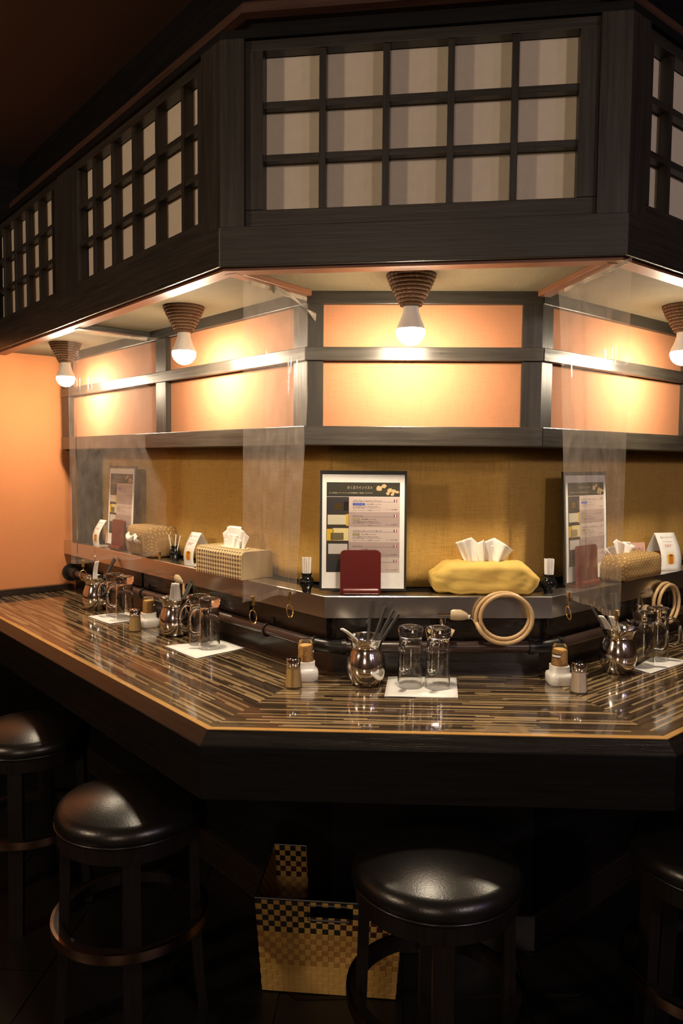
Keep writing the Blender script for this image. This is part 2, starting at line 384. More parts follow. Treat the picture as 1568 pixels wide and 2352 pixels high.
# ------------------------------------------------------------------ upper walls behind the counter
posts = {'C': [(0, .042), (.531, WA.W)], 'L': [(-.054, 0), (-.775, -.712), (-1.575, -1.50)], 'R': [(0, .045), (.74, .80), (1.5, 1.56)]}
bays = {'C': [(.042, .531)], 'L': [(-.712, -.054), (-1.50, -.775)], 'R': [(.045, .74), (.80, 1.5)]}
BACK = .135
cloth_labels = {'C': 'brown burlap cloth hanging behind the centre ledge between the two menus', 'L': 'brown burlap cloth hanging behind the checked tissue box on the flank ledge', 'R': 'brown burlap cloth hanging behind the dotted tissue box beside the pink card'}
for sd in SIDES:
    wl = thing('wall_'+SN[sd], 'half-timbered upper wall with orange panels, '+SN[sd]+' face of the bar', kind='structure')
    WB.strip(sd, rect(.03, BACK, 1.334, 1.72), 'wall_core', M['wood_h'], wl)
    WB.strip(sd, rect(BACK+.02, BACK+.06, .75, 1.72), 'back_board', M['black_board'], wl)
    WA.strip(sd, rect(.0, .03, 1.681, 1.7155), 'top_rail', M['wood_h'], wl, None, .0015)
    WA.strip(sd, rect(-.006, .03, 1.5426, 1.5755), 'mid_rail', M['wood_rail'], wl, None, .0015)
    WA.strip(sd, rect(-.008, .06, 1.334, 1.3817), 'beam', M['wood_rail'], wl, None, .0015)
    a, b_ = WA.ends(sd)
    for (x0, x1) in posts[sd]:
        for z0, z1 in ((1.3817, 1.5426), (1.5755, 1.681)):
            if x0 == 0 or (sd == 'C' and x1 == WA.W) or x1 == 0:
                mb = MB(); mb.sweep(rect(.003, .03, z0, z1), (lambda y, x0=x0, a=a: a(y) if x0 == 0 and sd != 'L' else x0), (lambda y, x1=x1, b_=b_: b_(y) if (x1 == 0 or x1 == WA.W) else x1))
                mb.obj('post', M['wood_v'], wl, WA.fr(sd))
            else:
                WA.bx(sd, x0, x1, -.004 if sd == 'L' and x0 < -.6 else .003, .03, z0, z1, 'post', M['wood_v'], wl, .001)
    for (x0, x1) in bays[sd]:
        for z0, z1 in ((1.3817, 1.5426), (1.5755, 1.681)):
            WA.bx(sd, x0, x1, .016, .03, z0, z1, 'orange_panel', M['orange'], wl)
    # hanging burlap, a softly waving cloth in the recess below the beam
    lo = {'C': (BACK*WA.tL-.004, WA.W-BACK*WA.tR+.004), 'L': (-1.50, -BACK*WA.tL+.004), 'R': (BACK*WA.tR-.004, 1.6)}[sd]
    Lx = lo[1]-lo[0]; ph = {'C': .4, 'L': 1.9, 'R': 3.1}[sd]
    def cf(u, v, lo=lo, Lx=Lx, ph=ph):
        x = lo[0]+u*Lx; amp = .006*(1-v)**1.3
        return (x, BACK-.004+amp*(math.sin(x*19+ph)+.5*math.sin(x*43+ph*2)), .9635+v*(1.334-.9635)+.0035*(1-v)*math.sin(x*14+ph))
    cb_ = MB().grid(int(Lx/.02), 10, cf).obj('burlap_cloth', M['burlap'], None, WA.fr(sd), 60, None, None, None, .0015)
    tag(cb_, cloth_labels[sd], 'cloth', 'burlap cloths')
WA.bx('L', -1.545, -1.50, .02, BACK+.02, .957, 1.334, 'end_post', M['wood_v'], bpy.data.objects['wall_left'])
# ------------------------------------------------------------------ canopy: soffit, fascia, posts, moulding, upper wall
cp = thing('canopy', 'dark timber canopy hanging over the counter, with a woven soffit', kind='structure')
for sd in SIDES:
    CA.strip(sd, rect(0, .03, 1.7057, 1.7884), 'fascia_board', M['wood_h'], cp, None, .0015)
    CA.strip(sd, rect(.012, .05, 1.699, 1.7055), 'soffit_edge', M['wood_red'], cp)
    CA.strip(sd, rect(.03, .62, ZS, ZS+.012), 'soffit_panel', M['soffit'], cp)
    CA.strip(sd, rect(.05, .09, 1.80, 2.19), 'back_panel', M['wood_h'], cp)
    CA.strip(sd, rect(.004, .05, 2.172, 2.19), 'header_board', M['black_board'], cp)
    CA.strip(sd, rect(.11, .15, 2.16, 2.43), 'upper_board', M['black_board'], cp)
    CA.strip(sd, [(.076, 2.266), (.092, 2.260), (.11, 2.260), (.11, 2.292), (.082, 2.292), (.076, 2.286)], 'moulding', M['moulding'], cp)
    if sd == 'C':
        mb = MB(); mb.sweep(rect(.003, .05, 1.7884, 2.172), lambda y: y*CA.tL, lambda y: .053); mb.obj('corner_post', M['wood_v'], cp, CA.fr(sd))
        mb = MB(); mb.sweep(rect(.003, .05, 1.7884, 2.172), lambda y: .772, lambda y: CA.W-y*CA.tR); mb.obj('corner_post', M['wood_v'], cp, CA.fr(sd))
    elif sd == 'L':
        mb = MB(); mb.sweep(rect(.003, .05, 1.7884, 2.172), lambda y: -.082, lambda y: -y*CA.tL); mb.obj('corner_post', M['wood_v'], cp, CA.fr(sd))
        CA.bx(sd, -1.008, -.905, .012, .05, 1.7884, 2.172, 'post', M['wood_v'], cp)
        CA.bx(sd, -2.0, -1.90, .003, .05, 1.7884, 2.172, 'post', M['wood_v'], cp)
    else:
        mb = MB(); mb.sweep(rect(.003, .05, 1.7884, 2.172), lambda y: y*CA.tR, lambda y: .066); mb.obj('corner_post', M['wood_v'], cp, CA.fr(sd))
        CA.bx(sd, .86, .95, .003, .05, 1.7884, 2.172, 'post', M['wood_v'], cp)
def batten(a, b, w_=.034, h_=.014, mat='wood_red', z=ZS):
    mb = MB(); mb.bar((0, 0, 0), ((Vector(b)-Vector(a)).length, 0, 0), w_, h_); d = Vector(b)-Vector(a)
    return mb.obj('batten', M[mat], cp, None, None, .002, (a[0], a[1], z-h_/2), (0, 0, math.atan2(d.y, d.x)))
batten(CA.pt('C', .03*CA.tL, .035)[:2], WA.pt('C', 0, .0)[:2])
batten(CA.pt('R', .03*CA.tR, .035)[:2], WA.pt('R', 0, .0)[:2])
RIB0 = CA.pt('L', -.924, .035); RIB1 = CA.pt('L', -.924, .375)
batten(RIB0[:2], RIB1[:2], .04, .016, 'wood_h')
# shoji lattice panels
def shoji(idx, side, x0, x1, px0, px1, muntins, label):
    o = thing('window_%d' % idx, label, kind='structure')
    z0, z1, pz0, pz1 = 1.7884, 2.172, 1.825, 2.150
    yf0, yf1, yp = .014, .044, .046
    CA.bx(side, x0, x1, yf0, yf1, z0, pz0, 'rail', M['wood_h'], o, .0012); CA.bx(side, x0, x1, yf0, yf1, pz1, z1, 'rail', M['wood_h'], o, .0012)
    CA.bx(side, x0, px0, yf0-.001, yf1, pz0, pz1, 'stile', M['wood_v'], o, .0012); CA.bx(side, px1, x1, yf0-.001, yf1, pz0, pz1, 'stile', M['wood_v'], o, .0012)
    for x in muntins: CA.bx(side, x-.0068, x+.0068, yf0+.004, yf1-.004, pz0, pz1, 'muntin', M['wood_v'], o)
    rows = [pz0+(pz1-pz0)*k/3 for k in (1, 2)]
    for z in rows: CA.bx(side, px0, px1, yf0+.006, yf1-.006, z-.0068, z+.0068, 'muntin', M['wood_h'], o)
    xs = [px0]+sorted(muntins)+[px1]; zs = [pz0]+rows+[pz1]
    for i in range(len(xs)-1):
        for j in range(3): CA.bx(side, xs[i], xs[i+1], yp, yp+.002, zs[j], zs[j+1], 'paper_pane', M['paper'], o)
    return o
shoji(1, 'C', .053, .772, .091, .734, [.217, .350, .482, .610], 'shoji lattice of fifteen paper panes on the centre face of the canopy')
shoji(2, 'L', -.905, -.082, -.845, -.117, [-.196, -.331, -.466, -.600, -.733], 'shoji lattice on the canopy flank nearest the corner post')
shoji(3, 'L', -1.90, -1.008, -1.86, -1.044, [-1.075, -1.205, -1.338, -1.472, -1.606, -1.74], 'shoji lattice at the far end of the canopy flank')
shoji(4, 'R', .066, .86, .098, .83, [.182, .312, .442, .572, .702], 'shoji lattice on the canopy flank beside the right corner')
# ------------------------------------------------------------------ counter
ct = thing('counter_worktop', 'long faceted bar worktop of dark and tan striped laminate with black lacquered edge', 'counter', (0, 0, 0))
for sd in SIDES:
    CN.strip(sd, rect(.013, .50, ZC-.03, ZC), 'striped_top', M['laminate'], ct)
    CN.strip(sd, [(0, ZC-.004), (.0, ZC), (.0042, ZC+.0004), (.013, ZC+.0004), (.013, ZC-.03), (0, ZC-.03)], 'inlay_strip', M['inlay'], ct)
    CN.strip(sd, [(-.0005, ZC-.0015), (-.022, ZC-.0262), (0, ZC-.0262)], 'bevelled_edge', M['wood_edge'], ct)
    CN.strip(sd, [(-.023, ZC-.027), (-.023, ZC-.137), (.004, ZC-.137), (.004, ZC-.027)], 'fascia_board', M['black_board'], ct, None, .001)
    CN.strip(sd, rect(.004, .50, ZC-.06, ZC-.03), 'underboard', M['black_board'], ct)
cbs = thing('bar_plinth', 'black panelled base wall under the worktop with a low skirting', 'counter base', (0, 0, 0))
for sd in SIDES:
    LE.strip(sd, rect(.05, .09, 0, ZC-.06), 'base_panel', M['black_board'], cbs)
    LE.strip(sd, rect(.03, .05, 0, .10), 'skirting', M['wood_gloss'], cbs, None, .003)
rb = thing('riser_box', 'black panelled riser standing on the worktop under the steel ledge', 'riser', (0, 0, ZC))
for sd in SIDES:
    o = LE.strip(sd, rect(.046, .08, ZC, ZL0), 'riser_board', M['wood_gloss'], rb); o.location.z -= ZC
    pan = {'C': [(.03, .275), (.29, .535)], 'L': [(-.36, -.03), (-.70, -.375), (-1.04, -.715), (-1.38, -1.055)], 'R': [(.03, .36), (.375, .70), (.715, 1.04)]}[sd]
    for x0, x1 in pan:
        o = LE.bx(sd, x0, x1, .031, .046, ZC+.062, ZL0-.006, 'front_panel', M['wood_gloss'], rb, .002); o.location.z -= ZC
le = thing('steel_ledge', 'polished stainless steel ledge running above the worktop along the burlap', 'ledge', (0, 0, 0))
for sd in SIDES:
    LE.strip(sd, [(0, ZL0), (.003, ZL0), (.003, ZL1-.003), (.06, ZL1-.003), (.06, ZL1), (.002, ZL1), (0, ZL1-.002)], 'steel_nosing', M['steel'], le)
    LE.strip(sd, rect(.06, .20, ZL1-.02, ZL1-.0004), 'shelf_board', M['black_board'], le)
    LE.strip(sd, rect(.003, .10, ZL0, ZL0+.004), 'ledge_underside', M['black_board'], le)
# strip where worktop meets the end wall
bb = MB().box(-1.2, .03, -.03, 0, ZC+.0006, ZC+.026).obj('baseboard_end', M['wood_gloss'], None, EF, None, .002); tag(bb, 'black skirting strip on the worktop against the orange wall', kind='structure')
# floor trim strip following the base
tr = thing('trim_1', 'thin dark metal strip in the floor following the counter', kind='structure')
for sd in SIDES: LE.strip(sd, rect(-.135, -.125, -.001, .002), 'strip', M['stool_wood'], tr)
# ------------------------------------------------------------------ lamps
def make_lamp(loc, label, rz=0):
    t = thing('rope_lamp', label, 'lamp', loc, rz, 'rope lamps under the canopy')
    sh = MB(); n = 9; prof = [(.051, 0)]
    for k in range(n):
        r = .052-(.030)*(k/(n-1))**1.15; z = -.0078*(k+.5)
        for q in range(5):
            a = PI/2-PI*q/4; prof.append((r+.0032*math.cos(a), z+.0039*math.sin(a)))
    prof += [(.018, -.0705), (.012, -.069)]
    o = sh.lathe(prof[::-1], 40, cap=False).obj('rope_shade', M['rope'], t, None, 80)
    md_t = bpy.data.textures.get('rope_tex')
    tw = MB()
    for k in range(n):      # twist of the cord: short raised strands round each coil
        r = .0548-(.030)*(k/(n-1))**1.15; z = -.0078*(k+.5); m_ = int(r*520)
        for i in range(m_):
            a = 2*PI*i/m_+k; b_ = a+.10
            tw.bar((r*math.cos(a), r*math.sin(a), z+.003), (r*math.cos(b_), r*math.sin(b_), z-.003), .0016, .0014)
    q = tw.obj('rope_strands', M['rope'], o); q['kind'] = 'stuff'
    MB().lathe([(.0165, -.122+.02), (.017, -.075), (.0165, -.066)], 24, cap=True).obj('socket', M['bulb_body'], t, None, 60)
    MB().lathe([(.0315, -.121), (.0300, -.113), (.0235, -.098), (.0180, -.082), (.0172, -.068)], 28).obj('bulb_body', M['bulb_body'], t, None, 60)
    pr = [(0.0001, -.1565)]+[(.0325*math.sin(a), -.1245-.032*math.cos(a)) for a in [PI*k/16 for k in range(1, 9)]]+[(.0318, -.1215)]
    MB().lathe(pr, 28).obj('bulb', M['bulb'], t, None, 60)
    return t
make_lamp((-.055, .248, ZS), 'rope-wrapped lamp with glowing bulb in front of the centre orange panels')
make_lamp((-.665, .583, ZS), 'rope-wrapped lamp with glowing bulb above the checked tissue box')
make_lamp((-1.273, 1.211, ZS), 'rope-wrapped lamp with glowing bulb nearest the orange end wall')
make_lamp((.672, .602, ZS), 'rope-wrapped lamp with glowing bulb at the right edge, above the dotted tissue box')
# ------------------------------------------------------------------ clear vinyl partition curtains
def ring_clip(parent, x, y, z):
    c = MB().box(x-.004, x+.004, y-.003, y+.003, z-.004, z+.018).obj('clip', M['brass'], parent, None, None, .001)
    mb = MB(); mb.tube([(x, y, z-.004), (x+.001, y, z-.010), (x, y, z-.016)], .0012, 6); mb.obj('link', M['brass'], parent)
    mb = MB(); mb.tube([(x+.0115*math.sin(2*PI*k/24), y+.003*math.cos(2*PI*k/24), z-.031+.0155*math.cos(2*PI*k/24)) for k in range(24)], .0012, 6, 0, True); mb.obj('ring', M['brass'], parent)
def curtain(p0, ang, length, zt, zb, folds, narrow, label, clips, ph=0, loose=False, x_off=0.0):
    t = thing('vinyl_curtain', label, 'curtain', (p0[0], p0[1], 0), ang, 'clear vinyl partition curtains')
    def f(u, v):
        z = zb+(zt-zb)*v
        k = narrow[0]+(narrow[1]-narrow[0])*u
        w0 = -x_off+(narrow[0])*(1-v)**1.2; w1 = length-narrow[1]*(1-v)**.8
        x = w0+(w1-w0)*u; d = 0
        for (c, wd, am) in folds:
            d += am*math.exp(-((u-c)/wd)**2)*(1-.5*v)
        d += .0030*math.sin(u*11+ph)*(1-.3*v)+.0010*math.sin(u*27+ph*2)*(1-.6*v)+.0004*math.sin(v*5+u*3+ph)
        return (x, d, z+.004*math.sin(u*12+ph)*(1-v))
    MB().grid(140, 24, f).obj('clear_sheet', M['vinyl'], t, None, 180)
    hem = MB().grid(60, 2, lambda u, v: tuple(a+b for a, b in zip(f(u, 0), (0, .0016, v*.012)))).obj('hem', M['vinyl'], t, None, 180)
    for u in clips:
        p = f(u, 0); ring_clip(t, p[0], p[1], p[2]-.006)
    if loose:
        tape = MB(); P = [(.09, -.008, zt-.004), (.15, -.010, zt-.010), (.205, -.014, zt-.032), (.245, -.018, zt-.050), (.275, -.022, zt-.052), (.295, -.026, zt-.034), (.305, -.028, zt-.026)]
        def g(u, v):
            s = u*(len(P)-1); i = min(int(s), len(P)-2); k = s-i; p = [P[i][j]*(1-k)+P[i+1][j]*k for j in range(3)]
            return (p[0], p[1]+.006*math.sin(s*2.2)*(v-.5), p[2]+(v-.5)*.024*math.cos(s*.9))
        tape.grid(24, 3, g).obj('loose_tape', M['white_vinyl'], t, None, 180, None, None, None, .0006)
    MB().box(.02, length-.03, -.0014, .0014, zt-.009, zt-.001).obj('fixing_tape', M['white_vinyl'], t)
    return t
M['white_vinyl'] = thin_clear('cloudy_vinyl', (.95, .9, .82), .22, (.95, .85, .7), 1.2, .08)
pL = CA.pt('C', 0, 0); dL = WA.pt('C', 0, .0)-pL
pR = CA.pt('R', 0, 0); dR = WA.pt('R', 0, .0)-pR
curtain((pL+dL.normalized()*.076)[:2], math.atan2(dL.y, dL.x), .265, 1.697, .968, [(.40, .11, .012), (.72, .09, -.010), (.33, .018, .0045), (.66, .016, .005), (.78, .014, -.004)], (.0, .075), 'clear vinyl curtain with a peeling top strip, hung beside the centre menu', (.18, .86), .5, True)
curtain((pR-dR.normalized()*.02)[:2], math.atan2(dR.y, dR.x), .305, 1.697, .985, [(.25, .10, .010), (.72, .12, -.009), (.20, .018, .0045), (.30, .014, -.004), (.86, .02, .004)], (.0, .075), 'clear vinyl curtain hung in front of the menu beside the dotted tissue box', (.06, .95), 2.1)
curtain((RIB0-Vector((.02, .02, 0)))[:2], -CA.aL+PI/2, .345, 1.694, .968, [(.15, .1, .008), (.8, .1, .007), (.08, .016, .004), (.22, .02, -.004)], (.0, .02), 'clear vinyl curtain hung furthest down the bar, near the orange end wall', (.12, .93), 3.3)
# ------------------------------------------------------------------ gas pipe
gp = thing('gas_pipe', 'brown lacquered gas pipe running along the back of the worktop', 'pipe', (0, 0, 0))
zp = .826; yp = .012; rp = .0145
A_ = LE.pt('L', -1.635, yp, zp); B_ = LE.pt('C', yp*LE.tL, yp, zp); C_ = LE.pt('C', LE.W-yp*LE.tR, yp, zp); D_ = LE.pt('R', 1.6, yp, zp)
dAB = (B_-A_).normalized(); dBC = (C_-B_).normalized(); dCD = (D_-C_).normalized()
for nm, p, q_, m_ in (('pipe_run', A_, B_-dAB*.04, 'pipe'), ('pipe_run', B_+dBC*.04, C_-dBC*.04, 'pipe'), ('pipe_run', C_+dCD*.04, D_, 'pipe')):
    MB().tube([p, q_], rp, 18).obj(nm, M[m_], gp, None, 50)
def elbow(pa, pc, pb):
    pts = []
    for k in range(7):
        s_ = k/6; pts.append(pa*(1-s_)**2+pc*2*s_*(1-s_)+pb*s_**2)
    MB().tube(pts, [rp*1.18 if 0 < i < 6 else rp*1.34 for i in range(7)], 18).obj('elbow', M['black_iron'], gp, None, 50)
    for c0, c1 in ((pa, pa+(pc-pa).normalized()*.012), (pb+(pc-pb).normalized()*.012, pb)): MB().tube([c0, c1], rp*1.38, 18).obj('collar', M['black_iron'], gp, None, 50)
elbow(B_-dAB*.05, B_, B_+dBC*.05); elbow(C_-dBC*.05, C_, C_+dCD*.05)
# end flange against the orange wall
MB().tube([A_-dAB*.02, A_+dAB*.05], [.022, .022], 20).obj('end_flange', M['black_iron'], gp, None, 50)
MB().tube([A_-dAB*.03, A_-dAB*.024, A_-dAB*.012], [.026, .036, .036], 24).obj('end_cap', M['black_iron'], gp, None, 50)
for x in (-.26, -.66, -1.0, -1.28):
    p = LE.pt('L', x, yp, zp); f_ = LE.fr('L')
    br = MB(); br.tube([LE.pt('L', x, yp+.0175*math.cos(a), zp+.0175*math.sin(a)) for a in [2*PI*k/16 for k in range(16)]], .003, 6, 0, True)
    br.obj('bracket_band', M['black_iron'], gp)
    MB().box(x-.007, x+.007, yp+.014, .046, zp+.012, zp+.032).obj('bracket_foot', M['black_iron'], gp, f_, None, .002)
for x in (.40, .8):
    br = MB(); br.tube([LE.pt('R', x, yp+.0175*math.cos(a), zp+.0175*math.sin(a)) for a in [2*PI*k/16 for k in range(16)]], .003, 6, 0, True); br.obj('bracket_band', M['black_iron'], gp)
    MB().box(x-.007, x+.007, yp+.014, .046, zp+.012, zp+.032).obj('bracket_foot', M['black_iron'], gp, LE.fr('R'), None, .002)
# gas cocks with plug and coiled beige hose
def gas_cock(side, x, label, hose_dir, coil_c, coil_r, tilt, hang=False):
    fr_ = LE.fr(side); base = LE.pt(side, x, yp, zp+rp)
    t = thing('gas_cock', label, 'gas tap', base, fr_[1], 'gas cocks on the pipe')
    MB().lathe([(.014, -.006), (.014, .012), (.0115, .014), (.0115, .03), (.0135, .032), (.0135, .044), (.010, .046), (.010, .06)], 14, sq=0).obj('valve_body', M['chrome'], t, None, 40)
    MB().bar((-.004, -.008, .036), (-.032, -.012, .034), .006, .004).obj('lever', M['chrome'], t)
    mb = MB(); mb.tube([(-.016, -.002, .071), (.022, -.002, .071)], [.0105, .0105], 16); mb.obj('spout', M['chrome'], t, None, 40)
    h = hose_dir
    pl = MB(); pl.tube([(.018, -.002, .071), (.024, -.002, .071), (.042, -.003, .070), (.056, -.004, .067), (.062, -.004, .066)], [.014, .0165, .0165, .0125, .009], 18); po = pl.obj('plug', M['plug'], t, None, 40)
    MB().tube([(.060, -.004, .0665), (.068, -.005, .065)], [.0088, .0088], 14).obj('plug_collar', M['white_plastic'], po, None, 40)
    cap = MB().tube([(.010, -.016, .03), (.024, -.02, .024)], [.009, .010], 14).obj('dust_cap', M['plug'], t, None, 40)
    MB().tube([(.066, -.005, .065), (.084, -.007, .054)], .0048, 10).obj('hose_ferrule', M['chrome'], t, None, 40)
    pts = []; cx, cy, cz = coil_c; turns = 2.15
    if hang:
        pts = [(.066, -.006, .064), (.075, -.012, .03), (.085, -.012, -.02)]; a0 = PI
    else:
        pts = [(.080, -.007, .056)]; a0 = PI*1.12
    nseg = 64
    for k in range(nseg+1):
        u = k/nseg; a = a0+turns*2*PI*u*(1 if hose_dir > 0 else -1)
        r = coil_r*(1-.10*math.sin(u*PI)**2) - .008*(.5-abs(u-.5))
        yy = cy-.016+.026*u
        pts.append((cx+r*math.cos(a), yy, cz+r*.90*math.sin(a)+tilt*(r*math.cos(a))))
    MB().tube(pts, .0052, 10).obj('hose', M['hose'], t, None, 80)
    e_ = Vector(pts[-1]); d_ = (Vector(pts[-1])-Vector(pts[-3])).normalized()
    MB().tube([e_-d_*.004, e_+d_*.018], .0062, 12).obj('hose_end', M['brass'], t, None, 40)
    return t
gas_cock('C', .300, 'gas cock with beige plug and looped hose in front of the yellow tissue cover', 1, (.150, -.030, .068), .072, 0)
gas_cock('L', -.775, 'gas cock with beige plug and hanging hose behind the checked tissue box mugs', 1, (.11, -.012, -.01), .035, 0, True)
gas_cock('R', .478, 'gas cock with beige looped hose behind the glass mugs under the dotted tissue box', 1, (.115, -.03, .035), .068, 0, True)
# ------------------------------------------------------------------ tableware
GLASS_PROF_OUT = [(.0308, 0), (.0300, .03), (.0288, .07), (.0278, .105), (.0272, .118), (.0285, .126), (.0308, .134), (.0312, .140), (.0296, .1455)]
GLASS_PROF_IN = [(.0205, .1455), (.0165, .1415), (.0001, .1405)]
GLASS_IN2 = [(.0001, .122), (.0225, .121), (.0245, .114), (.0258, .07), (.0272, .03), (.0286, .0)]
def mug_mesh():
    mb = MB(); prof = GLASS_IN2[::1]
    full = [(r, z) for r, z in GLASS_IN2]+[(r, z) for r, z in GLASS_PROF_OUT]+GLASS_PROF_IN
    mb.lathe(full, 32, cap=False); return mb.mesh('body', M['glass'], 50, True)
def handle_mesh():
    mb = MB(); pts = [(.0262, 0, .116), (.036, 0, .118), (.0475, 0, .112), (.0555, 0, .098), (.0575, 0, .078), (.0565, 0, .058), (.0515, 0, .047), (.042, 0, .043), (.0280, 0, .045)]
    sm = []
    for i in range(len(pts)-1):
        for k in range(3): sm.append(tuple(pts[i][j]+(pts[i+1][j]-pts[i][j])*k/3 for j in range(3)))
    sm.append(pts[-1]); mb.tube(sm, .0058, 10, 0, False, .82); return mb.mesh('handle', M['glass'], 80)
MUGM, HANDM = mug_mesh(), handle_mesh()
def mug(x, y, rz, label):
    t = thing('beer_mug', label, 'mug', (x, y, ZC+.0022), rz, 'upturned glass mugs')
    for nm, me in (('body', MUGM), ('handle', HANDM)):
        o = bpy.data.objects.new(nm, me); COL.objects.link(o); o.parent = t
    return t
def napkin(pts, label):
    cx = sum(p[0] for p in pts)/4; cy = sum(p[1] for p in pts)/4
    def f(u, v):
        p = [(pts[0][i]*(1-u)+pts[1][i]*u)*(1-v)+(pts[3][i]*(1-u)+pts[2][i]*u)*v for i in (0, 1)]
        return (p[0]-cx, p[1]-cy, .0016+.0004*math.sin(u*7+v*5))
    o = MB().grid(12, 12, f).obj('paper_napkin', M['white_paper'], None, None, 60, None, (cx, cy, ZC), None, .0011); return tag(o, label, 'napkin', 'folded paper napkins')
napkin([(-.104, .243), (.066, .248), (.076, .415), (-.096, .405)], 'square white paper napkin under the two mugs in the middle of the bar')
napkin([(-.749, .663), (-.622, .532), (-.512, .668), (-.611, .755)], 'white paper napkin under the two mugs beside the checked tissue box')
napkin([(-1.136, 1.048), (-1.018, .940), (-.915, 1.048), (-1.035, 1.150)], 'white paper napkin furthest down the bar near the orange wall')
napkin([(.552, .545), (.584, .500), (.735, .640), (.655, .690)], 'white paper napkin beside the pot at the right corner')
mug(-.043, .331, math.radians(248), 'upturned glass mug beside the steel pot, on the middle napkin')
mug(.023, .327, math.radians(248), 'upturned glass mug standing right of its twin on the middle napkin')
mug(-.613, .648, math.radians(195), 'upturned glass mug nearest the viewer on the napkin by the checked tissue box')
mug(-.656, .700, math.radians(195), 'upturned glass mug behind its twin, close to the steel pot by the checked tissue box')
mug(-.997, 1.022, math.radians(195), 'upturned glass mug nearer the sesame jar on the far napkin')
mug(-1.052, 1.079, math.radians(195), 'upturned glass mug nearer the far steel pot by the orange wall')
mug(.590, .580, math.radians(-15), 'upturned glass mug touching the pot at the right corner')
mug(.648, .645, math.radians(-15), 'upturned glass mug in front of the looped hose at the right edge')
# steel pots
POTP = [(.0001, .001), (.033, .0), (.037, .004), (.0435, .018), (.0478, .036), (.0482, .048), (.0455, .064), (.0405, .078), (.0370, .087), (.0365, .094), (.0395, .104), (.0455, .1135), (.0475, .1165), (.0470, .1180), (.0455, .1168), (.0385, .104), (.0352, .094), (.0357, .087), (.039, .078), (.044, .064), (.0466, .048), (.045, .03), (.036, .006), (.0001, .005)]
POTM = MB().lathe(POTP, 40, cap=False).mesh('steel_pot', M['pot_steel'], 60, True)
def pot(x, y, label):
    o = bpy.data.objects.new('steel_pot', POTM); COL.objects.link(o); o.location = (x, y, ZC+.0006); return tag(o, label, 'pot', 'steel cutlery pots')
pot(-.150, .345, 'bulbous stainless steel pot beside the two mugs in the middle of the bar')
pot(-.762, .812, 'bulbous stainless steel pot with two white spoons, next to the sesame jar')
pot(-1.163, 1.190, 'bulbous stainless steel pot furthest down the bar by the orange wall')
pot(.503, .515, 'bulbous stainless steel pot at the right corner beside the salt shaker')
CHM = MB().bar((0, 0, 0), (0, 0, .205), .0062, .0062, (0, 1, 0), 0, .72).mesh('chopstick', M['chop'])
CHM2 = MB().bar((0, 0, 0), (0, 0, .160), .0058, .0058, (0, 1, 0), 0, .75).mesh('chopstick', M['chop'])
def stick(px, py, top, label, me=CHM, ln=.205):
    """stands in a pot at (px,py); top = (dx,dy,dz) of its end from the pot's base centre"""
    T = Vector(top); h = Vector((-T.x*.34, -T.y*.34, .010)); d = (h-T).normalized()
    o = bpy.data.objects.new('chopstick', me); COL.objects.link(o); q_ = (-d)
    # end shown on top is the thick end
    o.rotation_mode = 'QUATERNION'; o.rotation_quaternion = Vector((0, 0, 1)).rotation_difference(d); o.location = Vector((px, py, ZC))+T
    return tag(o, label, 'chopstick', 'black chopsticks in pots')
def spoon_mesh():
    mb = MB(); L = .150
    def f(u, v):
        z = L*u; bend = .030*max(0, (u-.45)/.55)**2
        wd = .0085+.0022*math.sin(u*PI)+.004*max(0, .25-u)*4
        x = (v-.5)*2*wd; return (x, -bend+.0035*(1-(2*v-1)**2), z)
    mb.grid(20, 8, lambda u, v: f(u, v)); return mb.mesh('ladle_spoon', M['white_plastic'], 80)
SPM = spoon_mesh()
def spoon(px, py, off, rz, tilt, label):
    o = bpy.data.objects.new('ladle_spoon', SPM); COL.objects.link(o); o.location = (px+off[0], py+off[1], ZC+.022+off[2]); o.rotation_euler = (tilt, 0, rz)
    md = o.modifiers.new('thick', 'SOLIDIFY'); md.thickness = .0034
    return tag(o, label, 'spoon', 'white spoons in pots')
spoon(-.150, .345, (.014, .0, 0), math.radians(-52), math.radians(24), 'white spoon handle leaning out of the middle steel pot')
for i, (tp, lb) in enumerate((((.010, .012, .205), 'tallest black chopstick, upright in the middle pot'), ((.046, .012, .190), 'black chopstick second from the spoon in the middle pot'), ((.066, .014, .182), 'black chopstick third from the spoon in the middle pot'), ((.078, .022, .170), 'black chopstick leaning furthest from the spoon in the middle pot'))):
    stick(-.150, .345, tp, lb)
spoon(-.762, .812, (-.006, -.004, 0), math.radians(25), math.radians(4), 'white spoon handle on the orange wall side of the pot by the sesame jar')
spoon(-.762, .812, (.012, -.006, 0), math.radians(10), math.radians(4), 'white spoon handle on the mug side of the pot by the sesame jar')
for tp, lb in (((.062, .05, .190), 'black chopstick leaning furthest over the mugs by the checked tissue box'), ((.054, .052, .192), 'black chopstick behind its pair in the pot by the checked tissue box'), ((.047, .047, .186), 'black chopstick closest to the spoons in the pot by the checked tissue box')):
    stick(-.762, .812, tp, lb)
spoon(-1.163, 1.190, (.01, 0, 0), math.radians(60), math.radians(-14), 'white spoon handle in the furthest pot by the orange wall')
for tp, lb in (((.062, .03, .180), 'black chopstick leaning lowest in the furthest pot by the orange wall'), ((.056, .036, .184), 'black chopstick behind its pair in the furthest pot by the orange wall')):
    stick(-1.163, 1.190, tp, lb)
spoon(.503, .515, (-.006, .004, -.006), math.radians(-50), math.radians(14), 'white spoon handle on the outer side of the pot at the right corner')
spoon(.503, .515, (.008, .004, -.008), math.radians(-40), math.radians(12), 'white spoon handle tucked behind another in the pot at the right corner')
